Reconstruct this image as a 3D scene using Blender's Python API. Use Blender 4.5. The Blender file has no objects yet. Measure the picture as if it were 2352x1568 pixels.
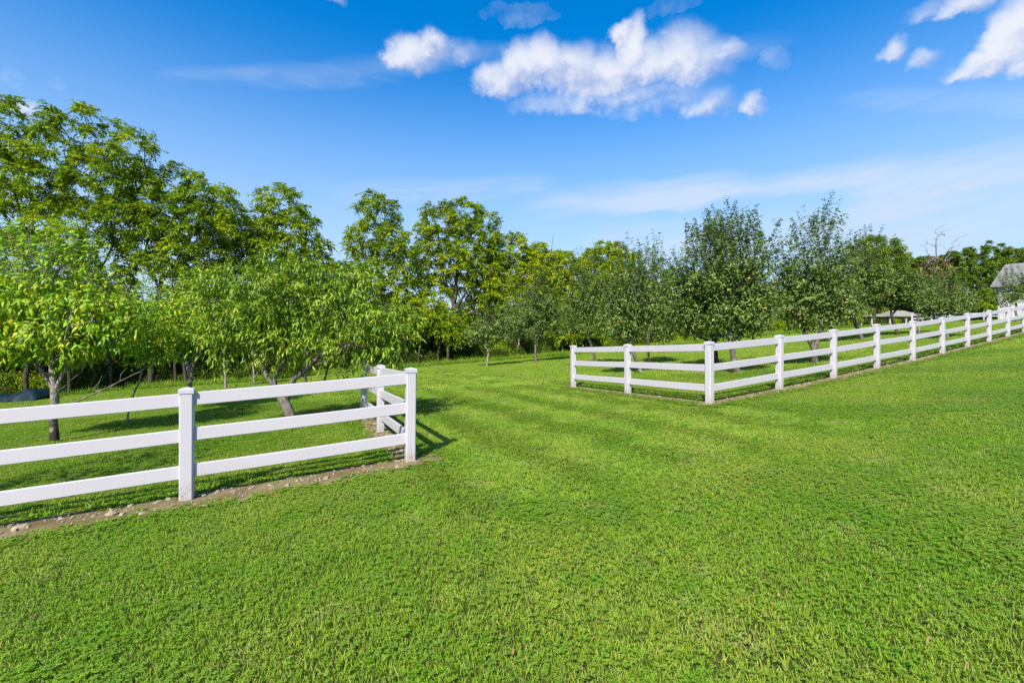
import bpy, math, random
import numpy as np
from mathutils import Vector, Matrix

# ------------------------------------------------------------------ camera
SC = bpy.context.scene
COL = SC.collection
F, CU, CV, EYE = 1041.0, 1176.0, 784.0, 1.52      # focal length and centre in 2352x1568 photo pixels
cam_d = bpy.data.cameras.new('camera')
cam_d.sensor_width = 36.0
cam_d.lens = 36.0 * F / 2352.0
cam_d.clip_start, cam_d.clip_end = 0.05, 3000.0
cam = bpy.data.objects.new('camera', cam_d)
cam.location = (0, 0, EYE)
cam.rotation_euler = (math.radians(90), 0, 0)
COL.objects.link(cam)
SC.camera = cam

# ------------------------------------------------------------------ render settings
vs = SC.view_settings
vs.view_transform, vs.look, vs.gamma, vs.exposure = 'Standard', 'None', 1.0, 1.0
vs.use_curve_mapping = False
SC.render.engine = 'CYCLES'
cy = SC.cycles
cy.max_bounces, cy.diffuse_bounces, cy.glossy_bounces, cy.transmission_bounces = 5, 2, 2, 3
cy.caustics_reflective = cy.caustics_refractive = False
cy.sample_clamp_indirect = 4.0
cy.use_denoising = False
try:
    cy.denoiser = 'OPENIMAGEDENOISE'
    cy.denoising_input_passes = 'RGB_ALBEDO_NORMAL'
    cy.denoising_prefilter = 'ACCURATE'
except Exception:
    pass

# ------------------------------------------------------------------ sun and sky
SUN_AZ, SUN_EL = 199.5, 44.0        # degrees clockwise from +Y (view direction), degrees above horizon
a, e = math.radians(SUN_AZ), math.radians(SUN_EL)
to_sun = Vector((math.sin(a) * math.cos(e), math.cos(a) * math.cos(e), math.sin(e)))
sun_d = bpy.data.lights.new('sun', 'SUN')
sun_d.energy, sun_d.angle, sun_d.color = 4.0, math.radians(0.53), (1.0, 0.93, 0.80)
sun = bpy.data.objects.new('sun', sun_d)
sun.rotation_euler = to_sun.to_track_quat('Z', 'Y').to_euler()
sun.location = (0, -10, 30)
COL.objects.link(sun)

world = bpy.data.worlds.new('World')
SC.world = world
world.use_nodes = True
wt = world.node_tree
wt.nodes.clear()


class S:
    """A shader socket with arithmetic: S + S, S * 2 ... builds Math nodes."""
    tree = None

    def __init__(self, sock): self.s = sock

    @staticmethod
    def m(op, *args, clamp=False):
        n = S.tree.nodes.new('ShaderNodeMath')
        n.operation, n.use_clamp = op, clamp
        for i, v in enumerate(args):
            if isinstance(v, S): S.tree.links.new(v.s, n.inputs[i])
            else: n.inputs[i].default_value = v
        return S(n.outputs[0])

    def __add__(self, o): return S.m('ADD', self, o)
    def __radd__(self, o): return S.m('ADD', o, self)
    def __sub__(self, o): return S.m('SUBTRACT', self, o)
    def __rsub__(self, o): return S.m('SUBTRACT', o, self)
    def __mul__(self, o): return S.m('MULTIPLY', self, o)
    def __rmul__(self, o): return S.m('MULTIPLY', o, self)
    def __truediv__(self, o): return S.m('DIVIDE', self, o)
    def max(self, o): return S.m('MAXIMUM', self, o)
    def min(self, o): return S.m('MINIMUM', self, o)

    def step(self, lo, hi):      # smooth 0..1 between lo and hi
        n = S.tree.nodes.new('ShaderNodeMapRange')
        n.interpolation_type = 'SMOOTHSTEP'
        S.tree.links.new(self.s, n.inputs['Value'])
        n.inputs['From Min'].default_value, n.inputs['From Max'].default_value = lo, hi
        return S(n.outputs['Result'])


def xyz(x, y, z):
    n = S.tree.nodes.new('ShaderNodeCombineXYZ')
    for i, v in enumerate((x, y, z)):
        if isinstance(v, S): S.tree.links.new(v.s, n.inputs[i])
        else: n.inputs[i].default_value = v
    return S(n.outputs[0])


def noise(vec, scale, detail=4, rough=0.5, dist=0.0):
    n = S.tree.nodes.new('ShaderNodeTexNoise')
    n.inputs['Scale'].default_value = scale
    n.inputs['Detail'].default_value = detail
    n.inputs['Roughness'].default_value = rough
    n.inputs['Distortion'].default_value = dist
    if vec is not None: S.tree.links.new(vec.s, n.inputs['Vector'])
    return S(n.outputs['Fac'])


def mixc(fac, c1, c2, mode='MIX'):
    n = S.tree.nodes.new('ShaderNodeMix')
    n.data_type, n.blend_type, n.clamp_factor = 'RGBA', mode, True
    for v, k in ((fac, 0), (c1, 6), (c2, 7)):
        if isinstance(v, S): S.tree.links.new(v.s, n.inputs[k])
        elif k == 0: n.inputs[k].default_value = v
        else: n.inputs[k].default_value = (*v, 1.0)
    return S(n.outputs[2])


def azel(u, v):
    """Direction of a photo pixel as azimuth (from +Y, clockwise) and elevation in degrees."""
    x, z = (u - CU) / F, (CV - v) / F
    return math.degrees(math.atan(x)), math.degrees(math.atan2(z, math.hypot(1, x)))


S.tree = wt
tc = wt.nodes.new('ShaderNodeTexCoord')
sep = wt.nodes.new('ShaderNodeSeparateXYZ')
wt.links.new(tc.outputs['Generated'], sep.inputs[0])
dx, dy, dz = (S(sep.outputs[i]) for i in range(3))
DEG = 180 / math.pi
AZ = S.m('ARCTAN2', dx, dy) * DEG
EL = S.m('ARCSINE', dz) * DEG

sky = wt.nodes.new('ShaderNodeTexSky')
sky.sky_type = 'NISHITA'
sky.sun_disc = False
sky.sun_elevation, sky.sun_rotation = math.radians(SUN_EL), math.radians(SUN_AZ)
sky.altitude, sky.air_density, sky.dust_density, sky.ozone_density = 100.0, 1.0, 0.6, 1.6
hsv = wt.nodes.new('ShaderNodeHueSaturation')
hsv.inputs['Saturation'].default_value = 1.5
hsv.inputs['Hue'].default_value = 0.503
hsv.inputs['Value'].default_value = 1.0
wt.links.new(sky.outputs[0], hsv.inputs['Color'])
base = S(hsv.outputs[0])

# cumulus: soft lobes placed by direction, broken up by fractal noise
LOBES = [  # photo pixel, half sizes, strength
    (1150, 200, 66, 42, 1), (1200, 170, 62, 62, 1.1), (1245, 160, 62, 58, 1.1), (1310, 180, 90, 62, 1), (1390, 190, 100, 62, 1),
    (1455, 120, 34, 62, 1.1), (1428, 78, 30, 24, 1), (1475, 160, 90, 60, .9), (1560, 150, 90, 72, .85), (1610, 160, 80, 62, .75), (1668, 132, 52, 34, .7),
    (1400, 232, 230, 34, .5), (1540, 240, 120, 40, .42), (1628, 248, 66, 36, .62), (1735, 246, 32, 28, .7),
    (945, 142, 64, 46, 1.1), (1000, 122, 46, 40, 1), (1062, 132, 40, 30, .35),
    (2050, 122, 40, 42, .75), (2122, 142, 44, 38, .6), (2230, 160, 70, 36, .8), (2280, 145, 90, 62, 1.1), (2335, 90, 90, 120, 1.3), (2235, 14, 75, 40, .8), (2140, 34, 70, 30, .3), (2440, 120, 140, 130, 1.4),
    (50, 246, 62, 30, .7), (8, 172, 44, 36, .15), (1195, 38, 80, 20, .13), (1535, 28, 70, 16, .09), (770, 4, 26, 14, .35), (1783, 135, 26, 30, .15), (130, 186, 24, 20, .07)]
d3 = xyz(dx, dy, dz)
w1 = noise(d3, 15.0, 5, 0.6) - 0.5
w2 = noise(xyz(dx + 5.0, dy, dz), 15.0, 5, 0.6) - 0.5
fine = noise(d3, 42.0, 4, 0.6) - 0.5
azw, elw = AZ + w1 * 3.4 + fine * 1.3, EL + w2 * 2.8 + fine * 1.2
D = lw = lh = None
for (u, v, ru, rv, st) in LOBES:
    ca, ce = azel(u, v)
    k = math.cos(math.radians(ca))
    ra, re = math.degrees(ru / F) * k * k * 1.12, math.degrees(rv / F) * k * max(k, .6) * 1.12
    qa, qe = (azw - ca) * (1 / ra), (elw - ce) * (1 / re)
    qf = qe.max(qe * -1.9)                    # flatter bottoms
    d = 1.0 - (qa * qa + qf * qf)
    d = (d.min(0.0) + d.max(0.0) * st).max(-1.0)
    wgt = d.max(0.0)
    wgt = wgt * wgt
    h = wgt * (qe - qa * 0.55)                 # lit from above and from the left
    D = d if D is None else D.max(d)
    lw = wgt if lw is None else lw + wgt
    lh = h if lh is None else lh + h
dens = D + fine * 0.55 + w1 * 0.5
alpha = dens.step(-0.18, 1.05)
alpha = alpha * (D.step(-0.3, 0.5) * 0.35 + 0.65)
lit = (lh / lw.max(0.02) * 1.5 + w2 * 2.4 + fine * 0.9 + 0.10).step(-0.8, 0.8)
cloud_col = mixc(lit, (1.45, 1.9, 3.2), (3.45, 3.55, 3.85))

# cirrus: long thin veils, and the pale band low over the trees
vn = noise(xyz(AZ * 0.035, EL * 0.22 - AZ * 0.02, 1.0), 2.4, 6, 0.58, 0.35)
vedge = (vn - 0.5) * 1.5


def veil(u0, v0, u1, v1, th, amt):
    (a0, e0), (a1, e1) = azel(u0, v0), azel(u1, v1)
    ca, ce = (a0 + a1) / 2, (e0 + e1) / 2
    ln = math.hypot(a1 - a0, e1 - e0)
    tx, ty = (a1 - a0) / ln, (e1 - e0) / ln
    s_ = (AZ - ca) * (tx * 2 / ln) + (EL - ce) * (ty * 2 / ln)
    t_ = (AZ - ca) * (-ty / th) + (EL - ce) * (tx / th) + vedge
    g = 1.0 - (t_ * t_ + s_ * s_ * s_ * s_)
    return g.step(-0.1, 1.3) * amt


V = veil(1420, 470, 2110, 368, 1.4, 0.85)
for args in ((740, 440, 1300, 415, 1.7, 0.45), (1180, 480, 1750, 400, 2.2, 0.75), (1900, 450, 2700, 350, 3.4, 0.9),
             (480, 172, 1150, 105, 1.5, 0.24), (1040, 108, 1850, 85, 1.4, 0.24), (1920, 220, 2500, 232, 1.3, 0.24),
             (1300, 550, 2500, 490, 3.0, 0.7), (340, 175, 640, 160, 0.9, .16)):
    V = V + veil(*args)
V = V * (vn.step(0.3, 0.68) * 0.9 + 0.3)
haze_low = (1.0 - EL.step(1.0, 34.0)) * 0.93


def finish(col):
    n = wt.nodes.new('ShaderNodeBackground')
    n.inputs['Strength'].default_value = 0.127
    wt.links.new(col.s, n.inputs['Color'])
    return n.outputs[0]


clear = mixc(haze_low, base, (2.15, 2.78, 3.62))
# the part of the sky with the clouds the photograph shows
view = mixc(V.min(0.8), clear, (2.6, 3.05, 3.7))
view_c = mixc(alpha * 0.96, view, cloud_col)
# the rest of the sky goes on in the same way: scattered cumulus and thin veils
rn = noise(xyz(dx, dy, dz * 1.7), 3.4, 5, 0.58)
rest = mixc((rn - 0.02).step(0.58, 0.70) * EL.step(3.0, 12.0) * 0.9, mixc(rn.step(0.42, 0.62) * 0.18, clear, (2.6, 3.05, 3.7)), (3.1, 3.25, 3.7))
edge_fade = S.m('ABSOLUTE', AZ).step(52.0, 60.0).max(EL.step(39.0, 46.0))
inside = edge_fade                              # 0 in the photographed part, 1 elsewhere
mixs = wt.nodes.new('ShaderNodeMixShader')
wt.links.new(inside.s, mixs.inputs[0])
mixc2 = wt.nodes.new('ShaderNodeMixShader')      # cumulus only above its base
wt.links.new((dz / dy).step(0.44, 0.47).s, mixc2.inputs[0])
wt.links.new(finish(view), mixc2.inputs[1])
wt.links.new(finish(view_c), mixc2.inputs[2])
wt.links.new(mixc2.outputs[0], mixs.inputs[1])
wt.links.new(finish(rest), mixs.inputs[2])
wo = wt.nodes.new('ShaderNodeOutputWorld')
wt.links.new(mixs.outputs[0], wo.inputs['Surface'])
world.cycles.sampling_method = 'MANUAL'
world.cycles.sample_map_resolution = 256

# ------------------------------------------------------------------ helpers
def noise2(x, y, s=1.0, seed=0):
    """Cheap smooth 2-D value made of sines (numpy)."""
    r = np.random.RandomState(seed)
    v = 0.0
    for k in range(6):
        a, p, q = r.uniform(0, 6.28), r.uniform(0, 6.28), r.uniform(.6, 1.9) * s
        v = v + np.sin((x * math.cos(a) + y * math.sin(a)) * q + p + 0.8 * np.sin((x * math.sin(a) - y * math.cos(a)) * q * .7 + p * 2))
    return v / 6.0


def ground(x, y):
    """Height of the lawn: it climbs gently to the right."""
    x, y = np.asarray(x, float), np.asarray(y, float)
    xr = np.where(x > 40, 40 + 25 * (1 - np.exp(-np.maximum(x - 40, 0) / 25)), x)
    xr = np.where(x < -40, -40 - 20 * (1 - np.exp(np.minimum(x + 40, 0) / 20)), xr)
    h = 0.066 * xr + 0.0037 * np.clip(y, -50, 120)
    q = np.clip(x, 4, 24) - 4
    h = h + 0.001 * q * q
    # bank of the road beyond the hedgerow on the far left
    t = np.clip((y + 0.25 * (x + 30) - 34) / 9, 0, 1)
    m = np.clip((-24 - x) / 12, 0, 1)
    h = h + 4.8 * t * t * (3 - 2 * t) * m * m * (3 - 2 * m)
    return h + 0.012 * noise2(x, y, 0.8, 3)


def px(u, v, y):
    """World point of photo pixel (u, v) at depth y."""
    return np.array([(u - CU) / F * y, y, EYE + (CV - v) / F * y])


def on_ground(u, v):
    """Where the ray of a photo pixel meets the lawn."""
    sx, sz = (u - CU) / F, (CV - v) / F
    ys = np.linspace(1.0, 160.0, 16000)
    d = EYE + sz * ys - ground(sx * ys, ys)
    k = np.argmax(d < 0)
    y = ys[k] if d[k] < 0 else 60.0
    return np.array([sx * y, y, float(ground(sx * y, y))])


def mesh_from(name, V, faces, mat, smooth=False, attr=None):
    me = bpy.data.meshes.new(name)
    V = np.asarray(V, np.float32)
    me.vertices.add(len(V))
    me.vertices.foreach_set('co', V.ravel())
    if isinstance(faces, np.ndarray):
        groups = [faces]
    elif len(faces) and isinstance(faces[0], np.ndarray) and faces[0].ndim == 2:
        groups = faces
    else:
        groups = None
    if groups is not None:
        idx = np.concatenate([g.ravel() for g in groups])
        tot = np.concatenate([np.full(len(g), g.shape[1]) for g in groups])
    else:
        idx = np.fromiter((i for f in faces for i in f), np.int32)
        tot = np.fromiter((len(f) for f in faces), np.int32)
    me.loops.add(len(idx))
    me.loops.foreach_set('vertex_index', idx.astype(np.int32))
    me.polygons.add(len(tot))
    me.polygons.foreach_set('loop_start', np.concatenate([[0], np.cumsum(tot)[:-1]]).astype(np.int32))
    me.polygons.foreach_set('loop_total', tot.astype(np.int32))
    if attr is not None:
        for an, av in attr.items():
            at = me.attributes.new(an, 'FLOAT', 'FACE')
            at.data.foreach_set('value', np.asarray(av, np.float32))
    me.update(calc_edges=True)
    me.validate()
    me.polygons.foreach_set('use_smooth', np.full(len(tot), bool(smooth)))
    if mat: me.materials.append(mat)
    return me


def add(name, me, parent=None, loc=None, link=True, **props):
    o = bpy.data.objects.new(name, me)
    if link: COL.objects.link(o)
    if parent is not None: o.parent = parent
    if loc is not None: o.location = loc
    for k, v in props.items():
        if v is not None: o[k] = v
    return o


class MB:
    """Collects simple solids into one mesh."""
    def __init__(self): self.V, self.Fc = [], []

    def poly(self, pts, faces):
        b = len(self.V)
        self.V += [tuple(p) for p in pts]
        self.Fc += [tuple(i + b for i in f) for f in faces]

    def hexa(self, p):          # 8 points: bottom ring 0-3, top ring 4-7
        self.poly(p, [(3, 2, 1, 0), (4, 5, 6, 7), (0, 1, 5, 4), (1, 2, 6, 5), (2, 3, 7, 6), (3, 0, 4, 7)])

    def box(self, c, s, ax=(1, 0, 0), ay=(0, 1, 0), az=(0, 0, 1)):
        c, ax, ay, az = (np.array(q, float) for q in (c, ax, ay, az))
        h = np.array(s) / 2
        self.hexa([c + ax * h[0] * i + ay * h[1] * j + az * h[2] * k
                   for k in (-1, 1) for i, j in ((-1, -1), (1, -1), (1, 1), (-1, 1))])

    def cyl(self, p0, p1, r0, r1=None, n=10):
        p0, p1 = np.array(p0, float), np.array(p1, float)
        r1 = r0 if r1 is None else r1
        t = (p1 - p0) / np.linalg.norm(p1 - p0)
        a = np.cross(t, (0, 0, 1) if abs(t[2]) < .9 else (1, 0, 0)); a /= np.linalg.norm(a)
        b = np.cross(t, a)
        ang = [2 * math.pi * i / n for i in range(n)]
        ring = lambda p, r: [p + (a * math.cos(q) + b * math.sin(q)) * r for q in ang]
        self.poly(ring(p0, r0) + ring(p1, r1), [tuple(range(n))[::-1], tuple(range(n, 2 * n))] +
                  [(i, (i + 1) % n, n + (i + 1) % n, n + i) for i in range(n)])

    def mesh(self, name, mat, smooth=False):
        return mesh_from(name, self.V, self.Fc, mat, smooth)


def material(name, build):
    m = bpy.data.materials.new(name)
    m.use_nodes = True
    nt = m.node_tree
    nt.nodes.clear()
    S.tree = nt
    out = nt.nodes.new('ShaderNodeOutputMaterial')
    sh = build(nt)
    nt.links.new(sh, out.inputs['Surface'])
    return m


def principled(nt, col, rough=0.6, spec=0.3, bump=None, bump_d=0.01, metal=0.0):
    p = nt.nodes.new('ShaderNodeBsdfPrincipled')
    if isinstance(col, S): nt.links.new(col.s, p.inputs['Base Color'])
    else: p.inputs['Base Color'].default_value = (*col, 1)
    if isinstance(rough, S): nt.links.new(rough.s, p.inputs['Roughness'])
    else: p.inputs['Roughness'].default_value = rough
    p.inputs['Specular IOR Level'].default_value = spec
    p.inputs['Metallic'].default_value = metal
    if bump is not None:
        b = nt.nodes.new('ShaderNodeBump')
        b.inputs['Strength'].default_value = 0.8
        b.inputs['Distance'].default_value = bump_d
        nt.links.new(bump.s, b.inputs['Height'])
        nt.links.new(b.outputs[0], p.inputs['Normal'])
    return p.outputs[0]


def position(nt):
    return S(nt.nodes.new('ShaderNodeNewGeometry').outputs['Position'])


def objco(nt):
    return S(nt.nodes.new('ShaderNodeTexCoord').outputs['Object'])


def attrib(nt, name):
    n = nt.nodes.new('ShaderNodeAttribute')
    n.attribute_name = name
    return S(n.outputs['Fac'])


def ramp(fac, stops):
    n = S.tree.nodes.new('ShaderNodeValToRGB')
    cr = n.color_ramp
    while len(cr.elements) < len(stops): cr.elements.new(0.5)
    for el_, (p, c) in zip(cr.elements, stops):
        el_.position, el_.color = p, (*c, 1)
    S.tree.links.new(fac.s, n.inputs[0])
    return S(n.outputs[0])


def sepz(vec):
    n = S.tree.nodes.new('ShaderNodeSeparateXYZ')
    S.tree.links.new(vec.s, n.inputs[0])
    return [S(o) for o in n.outputs]


def leaf_mat(name, stops, trans=0.35, rough=0.45, spec=0.35, tint=(1.0, 1.05, 0.35)):
    def build(nt):
        r = attrib(nt, 'rnd')
        c = ramp(r, stops)
        p = principled(nt, c, rough, spec)
        t = nt.nodes.new('ShaderNodeBsdfTranslucent')
        tcol = mixc(1.0, c, tint, 'MULTIPLY')
        nt.links.new(tcol.s, t.inputs['Color'])
        mx = nt.nodes.new('ShaderNodeMixShader')
        mx.inputs[0].default_value = trans
        nt.links.new(p, mx.inputs[1]); nt.links.new(t.outputs[0], mx.inputs[2])
        return mx.outputs[0]
    return material(name, build)


def bark_mat(name, c1, c2, c3, scale=8.0):
    def build(nt):
        o = position(nt)
        x, y, z = sepz(o)
        st = xyz(x * 2.2, y * 2.2, z * 0.5)
        n1 = noise(st, scale, 5, 0.6)
        n2 = noise(o, scale * .4, 3, 0.5)
        c = mixc(n1.step(0.35, 0.7), c1, c2)
        c = mixc(n2.step(0.5, 0.72) * 0.7, c, c3)
        return principled(nt, c, 0.85, 0.15, n1, 0.02)
    return material(name, build)


# ------------------------------------------------------------------ materials
def m_vinyl(nt):
    x, y, z = sepz(objco(nt))
    p = position(nt)
    # mud splashed up from the bare soil, as specks that thin out with height
    sp = noise(p, 70.0, 3, 0.7)
    sp2 = noise(p, 26.0, 4, 0.6)
    low = 1.0 - z.step(0.0, 0.42)
    patch = noise(p, 5.0, 2, 0.5)
    mud = ((sp + low * 0.13).step(0.64, 0.70) * (low * 0.8 + 0.15)) * patch.step(0.30, 0.50)
    film = (1.0 - z.step(0.02, 0.30)) * sp2.step(0.30, 0.70) * 0.55
    c = mixc(noise(p, 1.3, 3).step(0.3, 0.8) * 0.5, (0.49, 0.465, 0.505), (0.445, 0.425, 0.465))
    c = mixc(film, c, (0.36, 0.30, 0.21))
    c = mixc(mud * 0.85, c, (0.12, 0.09, 0.05))
    return principled(nt, c, 0.38, 0.4)


def m_soil(nt):
    p = position(nt)
    n1, n2, n3 = noise(p, 3.0, 4), noise(p, 22.0, 5, 0.65), noise(p, 90.0, 3, 0.6)
    c = mixc(n1.step(0.3, 0.7), (0.145, 0.105, 0.05), (0.235, 0.185, 0.10))
    c = mixc(n2.step(0.45, 0.7) * 0.6, c, (0.10, 0.07, 0.038))
    c = mixc(n3.step(0.6, 0.75) * 0.5, c, (0.46, 0.38, 0.26))
    return principled(nt, c, 0.95, 0.1, n2 * 0.7 + n3 * 0.5, 0.03)


def m_lawn(nt):
    p = position(nt)
    n1, n2, n3 = noise(p, 0.35, 4), noise(p, 5.0, 4, 0.6), noise(p, 60.0, 3, 0.6)
    c = mixc(n1.step(0.3, 0.7), (0.035, 0.055, 0.008), (0.05, 0.06, 0.014))
    c = mixc(n2.step(0.4, 0.7) * 0.5, c, (0.035, 0.06, 0.008))
    c = mixc(n3.step(0.5, 0.75) * 0.4, c, (0.10, 0.085, 0.04))
    return principled(nt, c, 0.95, 0.05)


def m_litter(nt):
    p = position(nt)
    n1, n2 = noise(p, 1.2, 4), noise(p, 18.0, 4, 0.65)
    c = mixc(n1.step(0.35, 0.7), (0.055, 0.045, 0.025), (0.05, 0.075, 0.018))
    c = mixc(n2.step(0.5, 0.75) * 0.7, c, (0.13, 0.10, 0.055))
    return principled(nt, c, 0.95, 0.1, n2, 0.04)


def m_stone(nt):
    p = position(nt)
    n1, n2 = noise(p, 9.0, 4), noise(p, 60.0, 4, 0.6)
    c = mixc(n1.step(0.3, 0.7), (0.25, 0.20, 0.13), (0.37, 0.315, 0.225))
    c = mixc(n2.step(0.5, 0.75) * 0.5, c, (0.17, 0.135, 0.09))
    return principled(nt, c, 0.9, 0.15, n2, 0.006)


def grass_mat(name, dry=0.0):
    def build(nt):
        p = position(nt)
        r = attrib(nt, 'rnd')
        big = noise(p, 0.5, 4, 0.6)
        mid = noise(p, 2.0, 4, 0.7)
        sml = noise(p, 9.0, 3, 0.6)
        c = mixc(big.step(0.36, 0.64), (0.195, 0.345, 0.020), (0.31, 0.40, 0.045))
        c = mixc(mid.step(0.50, 0.64) * 0.75, c, (0.135, 0.33, 0.014))                          # clover-rich patches
        c = mixc((1.0 - mid.step(0.36, 0.47)) * 0.5, c, (0.20, 0.31, 0.06))                  # grey-green fescue
        c = mixc(noise(p, 1.4, 4, 0.65).step(0.57, 0.69) * 0.65, c, (0.40, 0.41, 0.12))        # dry, paler patches
        c = mixc(sml.step(0.50, 0.72) * 0.4, c, (0.10, 0.22, 0.010))
        c = mixc((1.0 - r.step(0.0, 0.35)) * 0.75, c, (0.075, 0.19, 0.008))
        c = mixc(r.step(0.78, 0.95) * 0.55, c, (0.43, 0.43, 0.13))
        c = mixc(r.step(0.965, 0.975) * 0.8, c, (0.42, 0.30, 0.14))                            # dead blades
        sh = principled(nt, c, 0.55, 0.12)
        t = nt.nodes.new('ShaderNodeBsdfTranslucent')
        nt.links.new(c.s, t.inputs['Color'])
        mx = nt.nodes.new('ShaderNodeMixShader')
        mx.inputs[0].default_value = 0.25
        nt.links.new(sh, mx.inputs[1]); nt.links.new(t.outputs[0], mx.inputs[2])
        return mx.outputs[0]
    return material(name, build)


M_VINYL = material('white_vinyl', m_vinyl)
M_SOIL = material('bare_soil', m_soil)
M_LAWN = material('lawn_base', m_lawn)
M_LITTER = material('leaf_litter', m_litter)
M_STONE = material('pale_stone', m_stone)
M_GRASS = grass_mat('grass_blade')

# ------------------------------------------------------------------ the lawn sheet
def graded(lo, hi, fine_lo, fine_hi, d0, g):
    xs = list(np.arange(fine_lo, fine_hi + 1e-6, d0))
    d = d0
    while xs[-1] < hi: d *= g; xs.append(xs[-1] + d)
    d = d0
    while xs[0] > lo: d *= g; xs.insert(0, xs[0] - d)
    return np.array(xs)


gx = graded(-900, 900, -24, 24, 0.3, 1.12)
gy = graded(-60, 1500, -2, 30, 0.3, 1.12)
GX, GY = np.meshgrid(gx, gy)
GV = np.stack([GX, GY, ground(GX, GY) - 0.018], -1).reshape(-1, 3)
nx, ny = len(gx), len(gy)
ii, jj = np.meshgrid(np.arange(nx - 1), np.arange(ny - 1))
q = (jj * nx + ii).ravel()
add('lawn', mesh_from('lawn', GV, np.stack([q, q + 1, q + 1 + nx, q + nx], -1), M_LAWN, True), kind='structure',
    label='mown green lawn sloping gently up to the right')

# where the mown lawn ends against the hedgerow (photo pixels), left to right
EDGE = [on_ground(u, v)[:2] for u, v in ((-500, 968), (0, 924), (250, 898), (560, 878), (720, 862), (900, 847), (1040, 836),
                                         (1180, 825), (1310, 815), (1400, 806), (1500, 797), (1590, 789), (1690, 778),
                                         (1760, 771), (1850, 764))]
EDGE += [np.array([46.0, 64.0]), np.array([56.0, 93.0]), np.array([120.0, 104.0])]
EDGE = np.array(EDGE)


def edge_y(x):
    return np.interp(x, EDGE[:, 0], EDGE[:, 1])


ex = np.arange(-60, 120, 1.0)
rows = []
for k, d in enumerate((0, 1.0, 3.0, 8.0, 16.0, 30.0, 60.0)):
    yy = edge_y(ex) + d + (0.25 * noise2(ex, ex * 0 + 3.0, 1.4, 7) if k == 0 else 0)
    rows.append(np.stack([ex, yy, ground(ex, yy) + 0.012 + 0.02 * min(k, 1)], -1))
WV = np.concatenate(rows)
nxx = len(ex)
ii, jj = np.meshgrid(np.arange(nxx - 1), np.arange(6))
q = (jj * nxx + ii).ravel()
add('woodland_floor', mesh_from('woodland_floor', WV, np.stack([q, q + 1, q + 1 + nxx, q + nxx], -1), M_LITTER, True), kind='structure',
    label='dark leaf litter under the hedgerow trees')

# ------------------------------------------------------------------ fences
UL = np.array([2.21, 1.05]); UL /= np.linalg.norm(UL)
UR = np.array([2.095, 1.25]); UR /= np.linalg.norm(UR)
UV = np.array([-1.03, 2.21]); UV /= np.linalg.norm(UV)
SP = 2.44
L2 = np.array([-1.35, 6.0])
R0 = np.array([3.86, 8.85])
LEFT_RUN = [L2 - UL * SP * k for k in (3, 2, 1, 0)]
LEFT_RET = [L2 + UV * SP * k for k in (1, 2)]
RIGHT_RUN = [R0 + UR * SP * k for k in range(0, 13)]
RIGHT_RET = [R0 + UV * SP * k for k in (1, 2)]
POST_W, POST_H = 0.127, 1.235
RAILS = ((1.108, 0.142), (0.717, 0.142), (0.320, 0.142))


def post_mesh(w, h):
    b = MB()
    c, hw = 0.012, w / 2
    ring = [(-hw + c, -hw), (hw - c, -hw), (hw, -hw + c), (hw, hw - c), (hw - c, hw), (-hw + c, hw), (-hw, hw - c), (-hw, -hw + c)]
    lv = [-0.35, 0.0, 0.3, 0.7, h - 0.055]
    pts = [(x, y, z) for z in lv for x, y in ring]
    fc = [tuple(range(8))[::-1], tuple(range(8 * (len(lv) - 1), 8 * len(lv)))]
    for k in range(len(lv) - 1):
        fc += [(k * 8 + i, k * 8 + (i + 1) % 8, (k + 1) * 8 + (i + 1) % 8, (k + 1) * 8 + i) for i in range(8)]
    b.poly(pts, fc)
    return b.mesh('post', M_VINYL)


def cap_mesh(w, h):
    b = MB()
    a, t = w / 2 + 0.007, h
    r = lambda s, z: [(-s, -s, z), (s, -s, z), (s, s, z), (-s, s, z)]
    pts = r(a, t - 0.062) + r(a, t - 0.016) + r(a - 0.005, t - 0.012) + [(0, 0, t + 0.006)]
    fc = [(3, 2, 1, 0)]
    for k in (0, 4):
        fc += [(k + i, k + (i + 1) % 4, k + 4 + (i + 1) % 4, k + 4 + i) for i in range(4)]
    fc += [(8 + i, 8 + (i + 1) % 4, 12) for i in range(4)]
    b.poly(pts, fc)
    return b.mesh('post_cap', M_VINYL)


def rail_between(p0, p1, hc, hh, th, inset, seed):
    """A hollow-section rail as a bevelled bar that follows the slope between two posts."""
    rr = random.Random(seed)
    d = np.array(p1[:2]) - np.array(p0[:2]); L = np.linalg.norm(d); d /= L
    s = np.array([-d[1], d[0]])
    g0, g1 = float(ground(*p0)), float(ground(*p1))
    c = 0.006
    prof = [(-th / 2, -hh / 2 + c), (-th / 2 + c, -hh / 2), (th / 2 - c, -hh / 2), (th / 2, -hh / 2 + c),
            (th / 2, hh / 2 - c), (th / 2 - c, hh / 2), (-th / 2 + c, hh / 2), (-th / 2, hh / 2 - c)]
    j0, j1, sag = rr.uniform(-.006, .006), rr.uniform(-.006, .006), rr.uniform(0, .006)
    pts, n = [], 5
    for k in range(n):
        t = inset / L + (1 - 2 * inset / L) * k / (n - 1)
        xy = np.array(p0[:2]) + d * L * t
        z = g0 + (g1 - g0) * t + hc + j0 * (1 - t) + j1 * t - sag * 4 * t * (1 - t)
        pts += [(xy[0] + s[0] * a_, xy[1] + s[1] * a_, z + b_) for a_, b_ in prof]
    fc = [tuple(range(8))[::-1], tuple(range(8 * (n - 1), 8 * n))]
    for k in range(n - 1):
        fc += [(k * 8 + i, k * 8 + (i + 1) % 8, (k + 1) * 8 + (i + 1) % 8, (k + 1) * 8 + i) for i in range(8)]
    return np.array(pts), fc


PM, CM = post_mesh(POST_W, POST_H), cap_mesh(POST_W, POST_H)


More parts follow.
